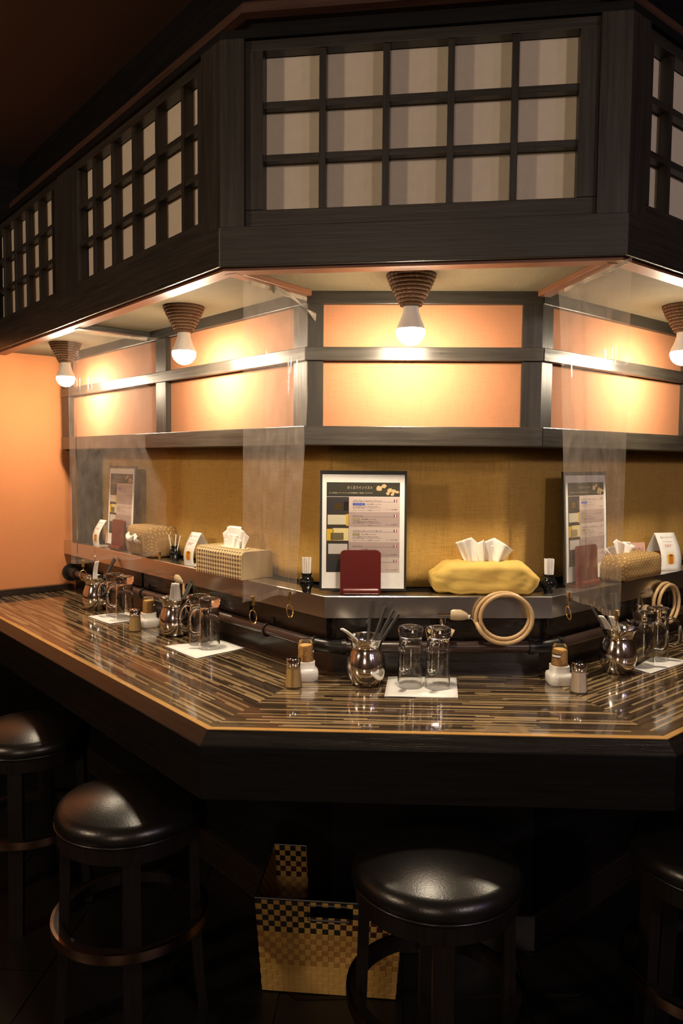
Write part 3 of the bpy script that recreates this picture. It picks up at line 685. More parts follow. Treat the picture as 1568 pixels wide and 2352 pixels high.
for tp, lb in (((-.070, .0, .170), 'black chopstick leaning furthest out over the sesame jar side of the right corner pot'), ((-.042, .012, .203), 'black chopstick second from the sesame jar side in the right corner pot'), ((-.018, .010, .205), 'black chopstick third from the sesame jar side in the right corner pot'), ((-.006, .012, .205), 'black chopstick nearest the mugs in the right corner pot')):
    stick(.503, .515, tp, lb)
# sesame grinders
GB = MB().lathe([(.0275, 0), (.0300, .004), (.0305, .020), (.0290, .026), (.0235, .029), (.0222, .031), (.0222, .046), (.0205, .0465)], 40, sq=.35).mesh('grinder_base', M['white_plastic'], 50)
GC = MB().lathe([(.0206, .040), (.0200, .06), (.0196, .09), (.0190, .0965), (.0165, .0995), (.0001, .1005)], 32, cap=False).mesh('clear_cup', M['clear'], 50, True)
GS = MB().lathe([(.0196, .042), (.0192, .06), (.0187, .0835), (.016, .0865), (.0001, .0875)], 32).mesh('sesame_seeds', M['sesame'], 50)
GT = MB().box(-.006, .006, -.0298, -.0294, .010, .0125).mesh('spout_tab', M['white_plastic'])
def sticker():
    mb = MB()
    for z0, z1, mi in ((.074, .0772, 0), (.069, .074, 1), (.066, .069, 0)): mb.grid(8, 1, lambda u, v: (.02025*math.cos(u*1.1), .02025*math.sin(u*1.1), z0+(z1-z0)*v), mi)
    return mb.mesh('label_sticker', [M['ink'], M['white_paper']])
GL = sticker()
def grinder(x, y, rz, label, lab_a):
    t = thing('sesame_grinder', label, 'grinder', (x, y, ZC+.0006), rz, 'sesame grinders')
    for nm, me in (('grinder_base', GB), ('clear_cup', GC), ('sesame_seeds', GS), ('spout_tab', GT), ('label_sticker', GL)):
        o = bpy.data.objects.new(nm, me); COL.objects.link(o); o.parent = t
        if nm == 'label_sticker': o.rotation_euler.z = lab_a
    return t
grinder(-.302, .372, .25, 'sesame grinder with white base behind the pepper shaker near the middle pot', math.radians(-40))
grinder(.326, .392, .1, 'sesame grinder with black sticker beside the salt shaker', math.radians(195))
grinder(-.880, .920, .6, 'sesame grinder with white base between the two pots on the far flank', math.radians(-60))
SG = MB().lathe([(.0205, 0), (.0208, .003), (.0165, .054), (.0162, .056)], 12).mesh('shaker_glass', M['clear'])
SI = MB().lathe([(.0190, .0035), (.0158, .046), (.0001, .0485)], 12).mesh('pepper_fill', M['pepper'])
SI2 = MB().lathe([(.0190, .0035), (.0156, .050), (.0001, .0515)], 12).mesh('salt_fill', M['salt'])
SCP = MB().lathe([(.0166, .053), (.0170, .055), (.0168, .0695), (.0155, .0725), (.0001, .0735)], 24).mesh('shaker_cap', M['chrome'], 50)
def shaker(x, y, label, salt=False):
    t = thing('spice_shaker', label, 'shaker', (x, y, ZC+.0006), .2, 'glass spice shakers')
    for nm, me in (('shaker_glass', SG), ('salt_fill' if salt else 'pepper_fill', SI2 if salt else SI), ('shaker_cap', SCP)):
        o = bpy.data.objects.new(nm, me); COL.objects.link(o); o.parent = t
    hm = MB()
    for i in range(7):
        a = i*PI/3; r = 0 if i == 6 else .007; hm.lathe([(.0012, .0738), (.0012, .0741)], 6, (r*math.cos(a), r*math.sin(a), 0))
    hm.obj('cap_holes', M['blackplastic'], t)
    return t
shaker(-.323, .300, 'pepper shaker with chrome cap at the middle corner of the bar')
shaker(.357, .322, 'salt shaker with chrome cap at the right corner of the bar', True)
shaker(-.902, .850, 'pepper shaker with chrome cap in front of the sesame jar on the far flank')
# ------------------------------------------------------------------ things on the steel ledge
# toothpick pots
TJ = MB().lathe([(.0001, 0), (.0115, 0), (.0125, .003), (.0120, .006), (.0170, .012), (.0205, .021), (.0200, .029), (.0160, .036), (.0125, .039), (.0125, .043), (.0150, .0465), (.0150, .048), (.0115, .0475), (.0105, .040), (.0100, .010)], 28, cap=False).mesh('jar', M['black_glaze'], 60, True)
PKM = MB().box(-.0022, .0022, -.0007, .0007, .012, .088).mesh('wrapped_toothpick', M['white_paper'])
def toothpicks(side, x, y, label, n=9, splay=.06):
    p = LE.pt(side, x, y, ZL1+.0004); t = thing('toothpick_pot', label, 'toothpick pot', p, LE.fr(side)[1], 'black toothpick pots')
    o = bpy.data.objects.new('jar', TJ); COL.objects.link(o); o.parent = t
    for k in range(n):
        o = bpy.data.objects.new('wrapped_toothpick', PKM); COL.objects.link(o); o.parent = t
        i, j = k % 4, k//4; o.location = (-.0068+.0046*i, -.005+.005*j, 0); o.rotation_euler = (random.uniform(-.3, .3)*splay, (i-1.5)*splay*.35, random.uniform(-.35, .35))
    return t
p1 = LE.fr('C')
toothpicks('C', -.046, .072, 'black toothpick pot peeping out beside the centre menu', 12)
toothpicks('C', .585, .062, 'black toothpick pot beside the yellow tissue cover', 12)
toothpicks('L', -.842, .048, 'black toothpick pot between the two tissue boxes, with few toothpicks', 4, .5)
# menus and stands
FLAT = {}
def fm(name, col):
    if name not in FLAT: FLAT[name] = flat('print_'+name, col, .5)
    return FLAT[name]
def text_mesh(items, name, mat):
    """items: (string, x, y, size, align, width): joined flat lettering in the x,z plane"""
    mb = MB()
    for (s_, x, z, size, wmax) in items:
        cu = bpy.data.curves.new('t', 'FONT'); cu.body = s_; cu.size = size; cu.resolution_u = 1; cu.align_x = 'LEFT'
        ob = bpy.data.objects.new('t', cu); COL.objects.link(ob)
        dg = bpy.context.evaluated_depsgraph_get(); me = bpy.data.meshes.new_from_object(ob.evaluated_get(dg))
        xs = [v.co.x for v in me.vertices]
        k = 1.0
        if xs and wmax: k = wmax/max(1e-6, max(xs)-min(xs))
        mb.add([(x+v.co.x*k, 0, z+v.co.y) for v in me.vertices], [tuple(p.vertices) for p in me.polygons])
        bpy.data.objects.remove(ob); bpy.data.curves.remove(cu); bpy.data.meshes.remove(me)
    return mb
MW, MH = .222, .307
menu_parts = []
def build_menu_parts():
    P = []
    P.append(('cover', MB().box(-MW/2, MW/2, -.002, .005, 0, MH).mesh('cover', M['cover']), None))
    P.append(('paper', MB().box(-.105, .105, -.0032, -.002, .006, .297).mesh('paper', M['white_paper']), None))
    def pr(name, col, x0, x1, z0, z1, d=.0035): P.append((name, MB().box(x0, x1, -d, -.0032, z0, z1).mesh(name, fm(name+str(col), col)), 'paper'))
    pr('header_band', (.028, .024, .014), -.094, .093, .241, .277)
    for k in range(5):
        z1 = .240-k*.0385; pr('entry_band_light' if k % 2 == 0 else 'entry_band_dark', (.52, .42, .37) if k % 2 == 0 else (.37, .28, .25), -.037, .093, z1-.0385, z1)
    # bottle pictures down the left column
    pr('photo_backdrop', (.030, .022, .016), -.094, -.037, .0475, .240)
    for k, (c, x0, x1, z0, z1) in enumerate([((.024, .020, .024), -.092, -.038, .205, .232), ((.40, .24, .05), -.074, -.057, .207, .224), ((.13, .08, .045), -.050, -.038, .205, .228), ((.55, .50, .36), -.091, -.044, .169, .194), ((.55, .36, .03), -.044, -.0375, .166, .196), ((.60, .38, .02), -.093, -.076, .128, .158), ((.66, .55, .25), -.078, -.0375, .128, .160), ((.42, .37, .26), -.083, -.050, .129, .148), ((.50, .46, .42), -.089, -.040, .094, .120), ((.02, .021, .024), -.092, -.037, .052, .076)]):
        pr('bottle_photo', c, x0, x1, z0, z1, .0037)
    # walnuts and nuts photo on the header
    mb = MB()
    for (cx, cz, r) in ((.040, .262, .0085), (.052, .268, .0065), (.067, .257, .007), (.077, .255, .0065), (.086, .253, .0045), (.062, .249, .005), (.074, .247, .005)):
        n = 10; mb.add([(cx+r*(1+.15*math.sin(5*k+cx*900))*math.cos(2*PI*k/n), -.0038, cz+r*.8*(1+.15*math.cos(4*k+cz*700))*math.sin(2*PI*k/n)) for k in range(n)], [tuple(range(n))])
    P.append(('nuts_photo', mb.mesh('nuts_photo', fm('nuts', (.52, .36, .18))), 'paper'))
    mb = MB()
    for k in range(5):
        z = .2295-k*.0385; mb.box(-.028, .086, -.0037, -.0035, z-.0022, z-.0017)
    P.append(('ruled_lines', mb.mesh('ruled_lines', fm('rule', (.12, .09, .09))), 'paper'))
    for nm, c, dx in (('flag_blue', (.03, .03, .12), 0), ('flag_white', (.75, .70, .66), .0026), ('flag_red', (.42, .04, .05), .0052)):
        mb = MB()
        for k in range(5):
            z = .2275-k*.0385; mb.box(.078+dx, .0806+dx, -.0039, -.0037, z, z+.0062)
        P.append((nm, mb.mesh(nm, fm(nm, c)), 'paper'))
    pr('blue_tag', (.03, .07, .38), -.027, .004, .2185, .2245, .0038); 
    pr('green_tag', (.25, .23, .09), -.027, -.009, .180, .186, .0038); pr('green_tag', (.25, .23, .09), -.027, -.009, .1415, .1475, .0038)
    it = [('おくゑワインリスト', -.042, .2605, .0085, .064), ('おくゑ特選イタリアワインをお手頃価格でご提供しております。', -.088, .2485, .004, .112)]
    P.append(('title_lettering', text_mesh(it, 'title', None).mesh('title_lettering', fm('cream', (.55, .46, .30))), 'paper'))
    names = ['プライヴェート キュヴェ ブリュット', 'クリューニョ', 'ベルヴェンキーノ ソアリオーナ', 'ジャジ トスカーナ', 'ロッソ トスカーナ']
    price = ['3,080', '2,750', '3,190', '2,750', '3,190']; items = []
    for k in range(5):
        z = .2295-k*.0385
        items += [(names[k], -.027, z-.001, .0052, .074 if k in (0, 2) else .024), ('(辛口 白葡萄／シャルドネ)', .008 if k == 0 else -.005, z-.0092, .0036, .037), ('まろやかな果実味と心地よい余韻がひろがる味わい、', -.027, z-.0150, .0029, .068), ('魚介や野菜の前菜とともにお楽しみください。', -.027, z-.0186, .0029, .074), ('イタリア トスカーナ  白葡萄  シャルドネ', -.027, z-.0245, .0027, .07), ('ボトル ￥', .058, z-.0225, .0028, .014), (price[k], .0725, z-.0228, .0045, .0135)]
    tm_ = text_mesh(items, 'lettering', None)
    P.append(('lettering', tm_.mesh('lettering', fm('ink', (.05, .04, .05))), 'paper'))
    P.append(('tag_lettering', text_mesh([('スパークリング', -.023, .2200, .0034, .023), ('白ワイン', -.0245, .1815, .0032, .0125), ('白ワイン', -.0245, .1430, .0032, .0125)], 'tl', None).mesh('tag_lettering', fm('tagtext', (.62, .58, .50))), 'paper'))
    return P
MP = build_menu_parts()
def menu(side, x, y, rz, lean, label):
    t = thing('wine_menu', label, 'menu', LE.pt(side, x, y, ZL1+.0008), LE.fr(side)[1]+rz, 'wine menus'); t.rotation_euler.x = lean
    pap = None
    for nm, me, par in MP:
        o = bpy.data.objects.new(nm, me); COL.objects.link(o); o.parent = pap if par else t
        if nm == 'paper': pap = o
        if nm in ('title_lettering', 'lettering'): o.location.y = -.0039
        if nm == 'tag_lettering': o.location.y = -.0041
    return t
SP1 = MB(); w_, h_, r_ = .0515, .108, .012
def rr_outline(w_, z0, z1, r_, bottom=False):
    pts = [(-w_, z0), (w_, z0)]
    for k in range(7): a = PI/2*k/6; pts.append((w_-r_+r_*math.cos(a), z1-r_+r_*math.sin(a)))
    for k in range(7): a = PI/2+PI/2*k/6; pts.append((-w_+r_+r_*math.cos(a), z1-r_+r_*math.sin(a)))
    return pts
def plate(w_, z0, z1, r_, y0, y1, lean=0):
    o = rr_outline(w_, z0, z1, r_); n = len(o); mb = MB()
    mb.add([(x, y0+lean*z, z) for x, z in o]+[(x, y1+lean*z, z) for x, z in o], [tuple(range(n)), tuple(range(n, 2*n))[::-1]]+[(i, (i+1) % n, n+(i+1) % n, n+i) for i in range(n)]); return mb
ST1 = plate(.0515, .004, .112, .012, -.004, .004, .06).mesh('front_plate', M['maroon'])
ST2 = plate(.0515, .004, .085, .012, .030, .037, .06).mesh('back_plate', M['maroon'])
ST3 = MB().box(-.0515, .0515, -.004, .036, 0, .006).mesh('foot_plate', M['maroon'])
ST4 = MB().tube([(-.044, -.0095, .0085), (.044, -.0095, .0085)], .0085, 16).mesh('roll', M['maroon'], 60)
def stand(side, x, y, rz, label):
    t = thing('menu_stand', label, 'menu stand', LE.pt(side, x, y, ZL1+.0005), LE.fr(side)[1]+rz, 'lacquered menu stands')
    for nm, me in (('front_plate', ST1), ('back_plate', ST2), ('foot_plate', ST3), ('roll', ST4)):
        o = bpy.data.objects.new(nm, me); COL.objects.link(o); o.parent = t
        if nm != 'foot_plate' and nm != 'roll': pass
    return t
stand('C', .091, .026, 0, 'maroon lacquered stand holding the centre wine menu')
menu('C', .098, .042, -.03, -.05, 'wine list in a dark cover standing at the centre of the ledge')
for o in bpy.data.objects:
    if o.name.startswith('wine_menu'): o.location.z = ZL1+.0070
stand('L', -1.235, .026, .0, 'maroon lacquered stand holding the wine menu by the orange wall')
menu('L', -1.258, .045, .0, -.05, 'wine list in a dark cover standing near the orange end wall').location.z = ZL1+.0070
stand('R', .225, .035, .0, 'maroon lacquered stand holding the wine menu behind the vinyl curtain')
menu('R', .255, .054, .0, -.05, 'wine list in a dark cover standing behind the vinyl curtain by the dotted tissue box').location.z = ZL1+.0070
# tissue boxes
def tissue_sheet(parent, pts_base, pts_top, depth, seedv, amp=.012):
    rnd = random.Random(seedv); n = len(pts_top)-1
    def ip(P, u):
        s = u*(len(P)-1); i = min(int(s), len(P)-2); k = s-i; return [P[i][j]*(1-k)+P[i+1][j]*k for j in range(2)]
    def f(u, v):
        b0 = ip(pts_base, u); t0 = ip(pts_top, u); k = v
        x = b0[0]*(1-k)+t0[0]*k; z = b0[1]*(1-k)+t0[1]*k
        y = depth+amp*math.sin(u*PI*5+seedv)*(.35+.65*v)+amp*.5*math.sin(u*PI*11+seedv*2+v)*(1-v*.4)+.008*v*math.sin(u*3+seedv)
        return (x, y, z)
    return MB().grid(48, 10, f).obj('tissue', M['tissue'], parent, None, 80, None, None, None, .0005)
# mustard cloth cover (soft, pinched at both ends)
ty = thing('tissue_box', 'mustard yellow cloth tissue cover on the ledge beside the centre menu', 'tissue box', LE.pt('C', .412, .066, ZL1+.0006), LE.fr('C')[1]-.06, 'covered tissue boxes')
def loft(secs, nseg=28):
    mb = MB(); vs = []
    for (x, cy, hy, z0, z1, sq, zs) in secs:
        for k in range(nseg):
            a = 2*PI*k/nseg; cx_, sx_ = math.cos(a), math.sin(a); p = sq; q = (abs(cx_)**p+abs(sx_)**p)**(-1/p)
            vs.append((x+.002*math.sin(a*3+x*80), cy+hy*cx_*q, (z0+z1)/2+(z1-z0)/2*sx_*q))
    n = len(secs); fs = [(i*nseg+k, (i+1)*nseg+k, (i+1)*nseg+(k+1) % nseg, i*nseg+(k+1) % nseg) for i in range(n-1) for k in range(nseg)]
    fs += [tuple(range(nseg)), tuple((n-1)*nseg+k for k in range(nseg))[::-1]]
    mb.add(vs, fs); return mb
secs = [(-.140, 0, .012, .026, .048, 2.5, 0), (-.134, 0, .040, .014, .054, 3, 0), (-.124, 0, .052, .005, .062, 4, 0), (-.110, 0, .055, .001, .074, 5, 0), (-.095, 0, .056, .0, .080, 6, 0), (-.05, 0, .057, .0, .081, 7, 0), (0, 0, .0565, .0, .0805, 7, 0), (.05, 0, .057, .0, .0805, 7, 0), (.095, 0, .056, .0, .080, 6, 0), (.112, 0, .055, .002, .072, 5, 0), (.128, 0, .048, .008, .056, 4, 0), (.138, 0, .030, .022, .046, 3, 0), (.144, 0, .010, .030, .042, 2.5, 0)]
cov = loft(secs)
cv = cov.obj('cloth_cover', M['yellow'], ty, None, 75)
sb = cv.modifiers.new('sub', 'SUBSURF'); sb.levels = 2; sb.render_levels = 2
tx_ = bpy.data.textures.new('cloth_folds', 'CLOUDS'); tx_.noise_scale = .04
dm_ = cv.modifiers.new('folds', 'DISPLACE'); dm_.texture = tx_; dm_.strength = .013; dm_.mid_level = .5
tissue_sheet(ty, [(-.046, .076), (0, .076), (.048, .076)], [(-.072, .128), (-.052, .138), (-.030, .142), (-.014, .128), (-.003, .139), (.002, .132), (.030, .141), (.056, .126), (.076, .110)], 0, 3)
tissue_sheet(ty, [(-.040, .076), (.044, .076)], [(-.055, .118), (-.02, .128), (.02, .122), (.05, .118)], .008, 8, .006)
# checked cover: crisp box with cream piping, open mouth on top
tg = thing('tissue_box', 'brown and cream checked cloth tissue box overhanging the ledge', 'tissue box', LE.pt('L', -.455, .028, ZL1+.0006), LE.fr('L')[1]+.03, 'covered tissue boxes')
def soft_box(L, D, H, r, mat, nm, parent, sag=.0):
    """band of cloth over front, top and back; profile rounded at the upper edges; UV in metres"""
    prof = [(-D/2, 0)]
    for k in range(7): a = PI-PI/2*k/6; prof.append((-D/2+r+r*math.cos(a), H-r+r*math.sin(a)))
    for k in range(7): a = PI/2-PI/2*k/6; prof.append((D/2-r+r*math.cos(a), H-r+r*math.sin(a)))
    prof.append((D/2, 0)); fine = []
    for i in range(len(prof)-1):
        k_ = 8 if i in (0, 7, len(prof)-2) else 1
        for k in range(k_): fine.append(tuple(prof[i][j]+(prof[i+1][j]-prof[i][j])*k/k_ for j in range(2)))
    fine.append(prof[-1]); arc = [0]
    for i in range(1, len(fine)): arc.append(arc[-1]+math.dist(fine[i], fine[i-1]))
    n = len(fine)-1
    def f(u, v):
        i = round(v*n); y, z = fine[i]; x = -L/2+L*u
        if abs(z-H) < .002: z -= sag*math.sin(u*PI)*math.cos(PI*y/D)
        else: y += .0022*math.sin(x*60)*(z/H)
        return (x, y, z)
    return MB().grid(24, n, f, 0, lambda u, v: (u*L, arc[round(v*n)])).obj(nm, mat, parent, None, 60)
soft_box(.232, .108, .078, .014, M['gingham'], 'checked_cloth', tg, .0)
def end_panel(x, D, H, r, nm, mat, parent, off):
    pts = [(-D/2, 0), (D/2, 0)]
    for k in range(7): a = PI/2*k/6; pts.append((D/2-r+r*math.cos(a), H-r+r*math.sin(a)))
    for k in range(7): a = PI/2+PI/2*k/6; pts.append((-D/2+r+r*math.cos(a), H-r+r*math.sin(a)))
    n = len(pts); mb = MB(); mb.add([(x, y, z) for y, z in pts]+[(x+off, y, z) for y, z in pts], [tuple(range(n)), tuple(range(n, 2*n))[::-1]]+[(i, (i+1) % n, n+(i+1) % n, n+i) for i in range(n)])
    o = mb.obj(nm, mat, parent); pm = MB(); pm.tube([(x, y, z) for y, z in pts[1:]+pts[:1]], .0022, 6, 0); pm.obj('piping', M['cream_cloth'], o); return o
end_panel(.116, .108, .078, .014, 'end_cloth', M['cream_cloth'], tg, .001); end_panel(-.116, .108, .078, .014, 'end_cloth', M['cream_cloth'], tg, -.001)
pm = MB(); pm.tube([(.072*math.cos(2*PI*k/28), .020*math.sin(2*PI*k/28), .0792) for k in range(28)], .0024, 6, 0, True); pm.obj('mouth_piping', M['cream_cloth'], tg)
mm = MB(); mm.add([(.070*math.cos(2*PI*k/28), .018*math.sin(2*PI*k/28), .0786) for k in range(28)], [tuple(range(28))]); mm.obj('mouth', M['tissue'], tg)
tissue_sheet(tg, [(-.040, .074), (.040, .074)], [(-.040, .118), (-.036, .138), (-.012, .143), (.016, .141), (.040, .132), (.052, .112)], .004, 5, .006)
tissue_sheet(tg, [(-.036, .074), (.036, .074)], [(-.034, .100), (-.01, .120), (.02, .114), (.036, .100)], -.008, 6, .007)
# dotted covers
def dotted_box(side, x, y, rz, label, L=.235, D=.12, H=.088, tip=0.0):
    t = thing('tissue_box', label, 'tissue box', LE.pt(side, x, y, ZL1+.0006), LE.fr(side)[1]+rz, 'covered tissue boxes')
    secs = []
    for i in range(17):
        u = i/16; xx = -L/2+L*u; e_ = max(0, abs(u-.5)*2-.72)/.28
        hy = D/2*(1-.55*e_**2); z1 = H*(1-.42*e_**2); z0 = H*.18*e_**2
        secs.append((xx, 0, hy, z0, z1, 5-1.5*e_, 0))
    mb = loft(secs, 40); per = 2*(D+H)
    for i in range(17):
        for k in range(40): mb.uv[i*40+k] = (i/16*L, k/40*per)
    o = mb.obj('dotted_cloth', M['dots'], t, None, 75)
    d_ = o.modifiers.new('folds', 'DISPLACE'); d_.texture = tx_; d_.strength = .008; d_.mid_level = .5
    return t
tl = dotted_box('L', -1.018, .055, -.05, 'brown dotted tissue cover lying on its side beside the far menu', .215, .125, .105)
ts_ = MB()
def crump(u, v):
    return (-.058+.10*u, -.060-.014*math.sin(v*PI)-.006*math.sin(u*9), .052+.024*v+.007*math.sin(u*11+2))
ts_.grid(20, 6, crump).obj('tissue', M['tissue'], tl, None, 80, None, None, None, .0006)
MB().grid(20, 3, lambda u, v: (-.062+.112*u, -.0640-.002*math.sin(u*8), .042+.012*v)).obj('slot_fold', M['dots'], tl, None, 80, None, None, None, .003)
trt = dotted_box('R', .452, .040, .0, 'brown dotted tissue cover on the ledge beside the pink card', .26, .12, .075)
tissue_sheet(trt, [(-.085, .070), (.0, .070)], [(-.105, .088), (-.085, .104), (-.05, .118), (-.042, .100), (-.01, .104), (.012, .084)], .0, 2, .009)
tissue_sheet(trt, [(-.03, .070), (.05, .070)], [(-.04, .090), (-.005, .106), (.030, .104), (.058, .082)], .012, 9, .006)
# tent cards
def tent_profile(h, d, n=14):
    pts = []
    for k in range(n+1):
        u = k/n; y = -d/2*(1-u)-.016*math.sin(u*PI)*(1-.25*u); pts.append((y, h*u))
    fr_ = pts[:]
    return fr_
def on_curve(fr_, t):
    s = max(0, min(1, t))*(len(fr_)-1); i = min(int(s), len(fr_)-2); k = s-i; return tuple(fr_[i][j]*(1-k)+fr_[i+1][j]*k for j in range(2))
def tent_card(side, x, y, rz, w_, h_, d_, label, with_text=True, dark_back=False):
    t = thing('tent_card', label, 'card', LE.pt(side, x, y, ZL1+.0006), LE.fr(side)[1]+rz, 'drinks tent cards')
    fr_ = tent_profile(h_, d_)
    MB().grid(4, 14, lambda u, v: (-w_/2+w_*u, *on_curve(fr_, v))).obj('front_leaf', M['white_paper'], t, None, 60, None, None, None, .0005)
    MB().grid(4, 14, lambda u, v: (-w_/2+w_*u, -on_curve(fr_, v)[0], on_curve(fr_, v)[1])).obj('back_leaf', M['white_paper'], t, None, 60, None, None, None, .0005)
    MB().box(-w_/2, w_/2, -d_/2, d_/2, 0, .0006).obj('base_leaf', M['white_paper'], t)
    def patch(nm, col, x0, x1, t0, t1, sgn=-1, off=.0006, taper=0):
        def f(u, v):
            yy, zz = on_curve(fr_, t0+(t1-t0)*v); k_ = 1-taper*(1-v); xm = (x0+x1)/2
            return (xm+(x0+(x1-x0)*u-xm)*k_, (yy-off) if sgn < 0 else (-yy+(-off if sgn == 2 else off)), zz)
        return MB().grid(4, 8, f).obj(nm, fm(nm, col), t)
    patch('beer_glass_print', (.72, .44, .03), -.016, .012, .18, .42, -1, .0006, .18); patch('amber_print', (.56, .17, .02), -.009, .006, .17, .44, -1, .0009, .1); patch('foam_print', (.80, .72, .56), -.015, .012, .42, .52, -1, .0006)
    patch('badge_print', (.20, .06, .02), -.006, .006, .38, .42, -1, .0012)
    patch('amber_print', (.50, .13, .02), -.012, .012, .20, .46, 1, .0006)
    patch('amber_print', (.50, .13, .02), -.008, .020, .20, .46, 2, .0008)
    if with_text:
        for (s_, xx, tt, sz_, wm, col, nm) in (('“DRY”', -.020, .62, .013, .032, (.45, .05, .04), 'red_lettering'), ('樽生ビール 中ジョッキ', -.022, .86, .006, .046, (.25, .14, .12), 'small_lettering'), ('キンキンに冷えた生', -.018, .755, .004, .034, (.3, .2, .16), 'small_lettering')):
            tmb = text_mesh([(s_, 0, 0, sz_, wm)], nm, None)
            tmb.v = [(xx+vx+(.18*vz if 'DRY' in s_ else 0), on_curve(fr_, tt+vz/h_)[0]-.0009, on_curve(fr_, tt+vz/h_)[1]) for vx, vy, vz in tmb.v]
            tmb.obj(nm, fm(nm+sz_.__str__(), col), t)
    return t
tent_card('L', -.700, .048, .10, .052, .104, .060, 'white folded beer card with red lettering beside the checked tissue box')
tent_card('L', -1.405, .045, .0, .058, .100, .056, 'white folded beer card at the end of the ledge by the orange wall')
tent_card('R', .728, .060, -.45, .075, .116, .075, 'white folded drinks card at the right edge behind the dotted tissue box')
def pink_card(side, x, y, rz, w_, h_, label, txt):
    t = thing('pink_card', label, 'card', LE.pt(side, x, y, ZL1+.0006), LE.fr(side)[1]+rz, 'small pink price cards'); t.rotation_euler.x = -.12
    MB().box(-w_/2, w_/2, 0, .0012, 0, h_).obj('card', M['pink'], t)
    o = text_mesh([(txt, -w_/2+.012, h_-.026, .013, w_*.72)], 'handwriting', None).obj('handwriting', fm('handwriting', (.08, .03, .06)), t); o.location.y = -.0004
    sf = MB().add([], []) ; f2 = MB(); f2.add([(-w_/2, .001, h_*.8), (w_/2, .001, h_*.8), (w_/2, .034, 0), (-w_/2, .034, 0)], [(0, 1, 2, 3)]); f2.obj('back_stay', M['pink'], t, None, None, None, None, None, .0008)
    return t
pink_card('R', .640, .100, -.35, .070, .086, 'small pink handwritten card standing behind the dotted tissue cover', 'おつけもの')
pink_card('L', -1.445, .085, .0, .07, .078, 'small pink card half hidden behind the beer card by the orange wall', 'おつけもの')
# ------------------------------------------------------------------ stools
STOOL = {}
def stool(x, y, rz, label):
    t = thing('bar_stool', label, 'stool', (x, y, 0), rz, 'black round stools')
    if not STOOL:
        R = .164; ZT = .55
        STOOL['cushion'] = MB().lathe([(R-.008, ZT-.066), (R-.001, ZT-.060), (R+.001, ZT-.050), (R-.003, ZT-.041)]+[(r, ZT-.034*(r/R)**2.2) for r in [(R-.008)*k/12 for k in range(12, 0, -1)]]+[(.0001, ZT)], 56).mesh('cushion', M['leather'], 80)
        STOOL['piping'] = MB().tube([((R-.001)*math.cos(2*PI*k/48), (R-.001)*math.sin(2*PI*k/48), ZT-.063) for k in range(48)], .0035, 6, 0, True).mesh('piping', M['leather'], 70)
        STOOL['seat_ring'] = MB().lathe([(R-.014, ZT-.106), (R-.006, ZT-.103), (R-.004, ZT-.066), (R-.03, ZT-.066), (R-.03, ZT-.105)], 48, cap=False).mesh('seat_ring', M['stool_wood'], 40)
        lg = MB(); P = [(.140, ZT-.07), (.142, .36), (.145, .24), (.152, .10), (.162, 0)]
        for i in range(len(P)-1):
            (r0, z0), (r1, z1) = P[i], P[i+1]; w_ = .019; k_ = .011
            lg.add([(r0-k_, -w_, z0), (r0+k_, -w_, z0), (r0+k_, w_, z0), (r0-k_, w_, z0), (r1-k_, -w_, z1), (r1+k_, -w_, z1), (r1+k_, w_, z1), (r1-k_, w_, z1)], [(0, 1, 5, 4), (1, 2, 6, 5), (2, 3, 7, 6), (3, 0, 4, 7)]+([(0, 3, 2, 1)] if i == 0 else [])+([(4, 5, 6, 7)] if i == len(P)-2 else []))
        STOOL['leg'] = lg.mesh('leg', M['stool_wood'], None, True)
        zr = .238
        STOOL['foot_ring'] = MB().lathe([(.150, zr), (.172, zr), (.175, zr+.003), (.175, zr+.022), (.172, zr+.025), (.150, zr+.025), (.150, zr)], 56, cap=False).mesh('foot_ring', M['stool_wood'], 40, True)
        STOOL['foot_trim'] = MB().lathe([(.1753, zr+.004), (.1759, zr+.014), (.1753, zr+.0255), (.168, zr+.0257)], 56, cap=False).mesh('foot_trim', M['foot_metal'], 40)
    for nm in ('cushion', 'piping', 'seat_ring', 'foot_ring'):
        o = bpy.data.objects.new(nm, STOOL[nm]); COL.objects.link(o); o.parent = t
        if nm == 'foot_ring': fr_ = o
    o = bpy.data.objects.new('foot_trim', STOOL['foot_trim']); COL.objects.link(o); o.parent = fr_
    for k in range(4):
        o = bpy.data.objects.new('leg', STOOL['leg']); COL.objects.link(o); o.parent = t; o.rotation_euler.z = k*PI/2
    return t
M['foot_metal'] = steel('foot_ring_trim', .3, (.20, .12, .08))
stool(.004, -.042, math.radians(2), 'round black leather stool standing in front of the checked basket')
stool(-.681, .166, math.radians(20), 'round black leather stool with orange glint under the long flank of the counter')
stool(-1.126, .598, math.radians(10), 'round black leather stool furthest along the counter, cut by the left edge')
stool(.575, .064, math.radians(15), 'round black stool mostly cut off at the right edge below the counter')
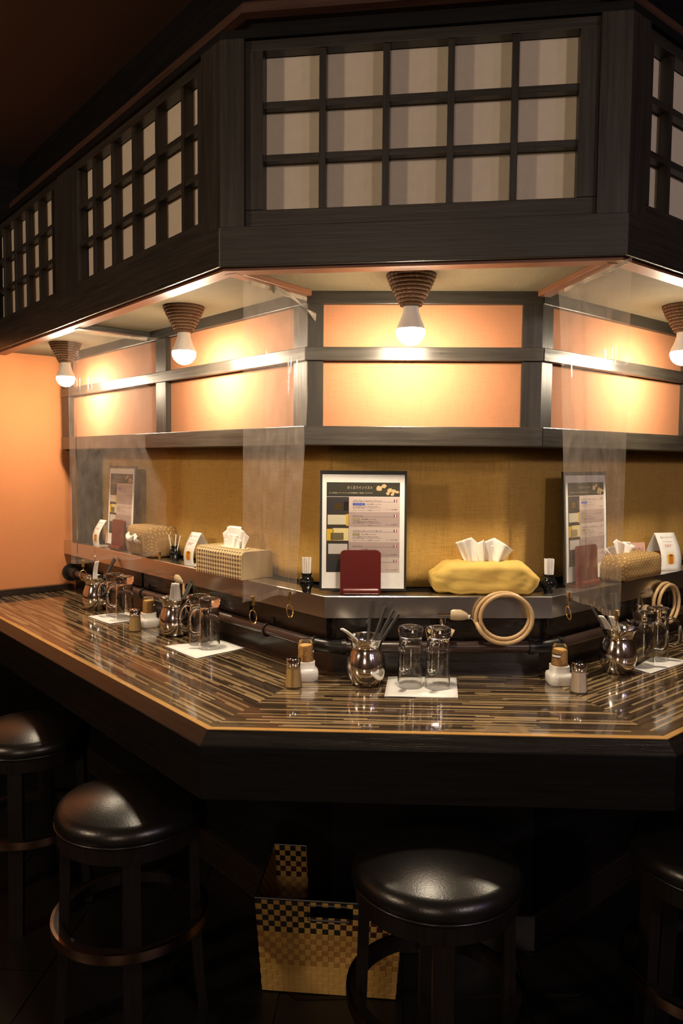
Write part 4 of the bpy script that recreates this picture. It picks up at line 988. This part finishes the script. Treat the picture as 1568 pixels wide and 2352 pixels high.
# ------------------------------------------------------------------ woven basket
bk = thing('woven_basket', 'square basket woven in black and ochre checks on the floor behind the stool', 'basket', (-.228, .385, .0025), math.radians(-1.5))
M['straw'] = plain('ochre_strap', (.50, .30, .075), .55); M['straw2'] = plain('brown_ochre_strap', (.34, .17, .04), .55); M['straw_dk'] = plain('black_strap', (.014, .011, .010), .4); M['straw_red'] = plain('dark_red_strap', (.05, .012, .010), .45)
bw, bd, bh = .345, .245, .24
def panel(p0, p1, q0, q1, ncol, nrow, hole, nout):
    """woven wall between bottom edge p0-p1 and top edge q0-q1; alternate cells stand proud"""
    mb = MB(); p0, p1, q0, q1 = map(Vector, (p0, p1, q0, q1)); nn = Vector(nout)
    def P(u, v, d): return (p0*(1-u)+p1*u)*(1-v)+(q0*(1-u)+q1*u)*v+nn*d
    for j in range(nrow):
        for i in range(ncol):
            u0, u1, v0, v1 = i/ncol, (i+1)/ncol, j/nrow, (j+1)/nrow
            if hole and hole[0] <= (u0+u1)/2 <= hole[1] and hole[2] <= (v0+v1)/2 <= hole[3]: continue
            odd = (i+j) % 2; d = .0012 if odd else .0003; g = .06/ncol; gv = .06/nrow
            if j < nrow*.27: mi = 0
            elif j < nrow*.60: mi = 0 if odd else 1
            else: mi = 0 if odd else (3 if (i > ncol*.55 and j < nrow*.78) else 2)
            a = [P(u0, v0, 0), P(u1, v0, 0), P(u1, v1, 0), P(u0, v1, 0)]; t_ = [P(u0+g, v0+gv, d), P(u1-g, v0+gv, d), P(u1-g, v1-gv, d), P(u0+g, v1-gv, d)]
            b_ = [P(u0, v0, -.002), P(u1, v0, -.002), P(u1, v1, -.002), P(u0, v1, -.002)]
            mb.add(a+t_+b_, [(4, 5, 6, 7), (0, 1, 5, 4), (1, 2, 6, 5), (2, 3, 7, 6), (3, 0, 4, 7), (11, 10, 9, 8)], mi)
    o = mb.obj('woven_panel', [M['straw'], M['straw2'], M['straw_dk'], M['straw_red']], bk); o['kind'] = 'stuff'; return o
w0, d0, w1, d1 = bw/2-.010, bd/2-.006, bw/2+.006, bd/2+.006
panel((-w0, -d0, 0), (w0, -d0, 0), (-w1, -d1, bh), (w1, -d1, bh), 24, 17, (.36, .66, .80, .95), (0, -1, 0))
panel((w0, d0, 0), (-w0, d0, 0), (w1, d1, bh), (-w1, d1, bh), 24, 17, (.34, .64, .80, .95), (0, 1, 0))
panel((-w0, d0, 0), (-w0, -d0, 0), (-w1, d1, bh), (-w1, -d1, bh), 17, 17, None, (-1, 0, 0))
panel((w0, -d0, 0), (w0, d0, 0), (w1, -d1, bh), (w1, d1, bh), 17, 17, None, (1, 0, 0))
MB().box(-w0+.003, w0-.003, -d0+.003, d0-.003, .001, .004).obj('basket_floor', M['straw2'], bk)
rim = MB(); rim.tube([(-w1, -d1, bh), (w1, -d1, bh), (w1, d1, bh), (-w1, d1, bh)], .003, 6, 0, True); rim.obj('rim', M['straw_dk'], bk)
for sgn in (-1, 1):
    hb = MB(); y_ = sgn*(d1-.002); hb.tube([(-.05, y_, bh*.80), (.05, y_, bh*.80), (.05, y_, bh*.955), (-.05, y_, bh*.955)], .0032, 6, 0, True); hb.obj('handle_hole_trim', M['straw_dk'], bk)
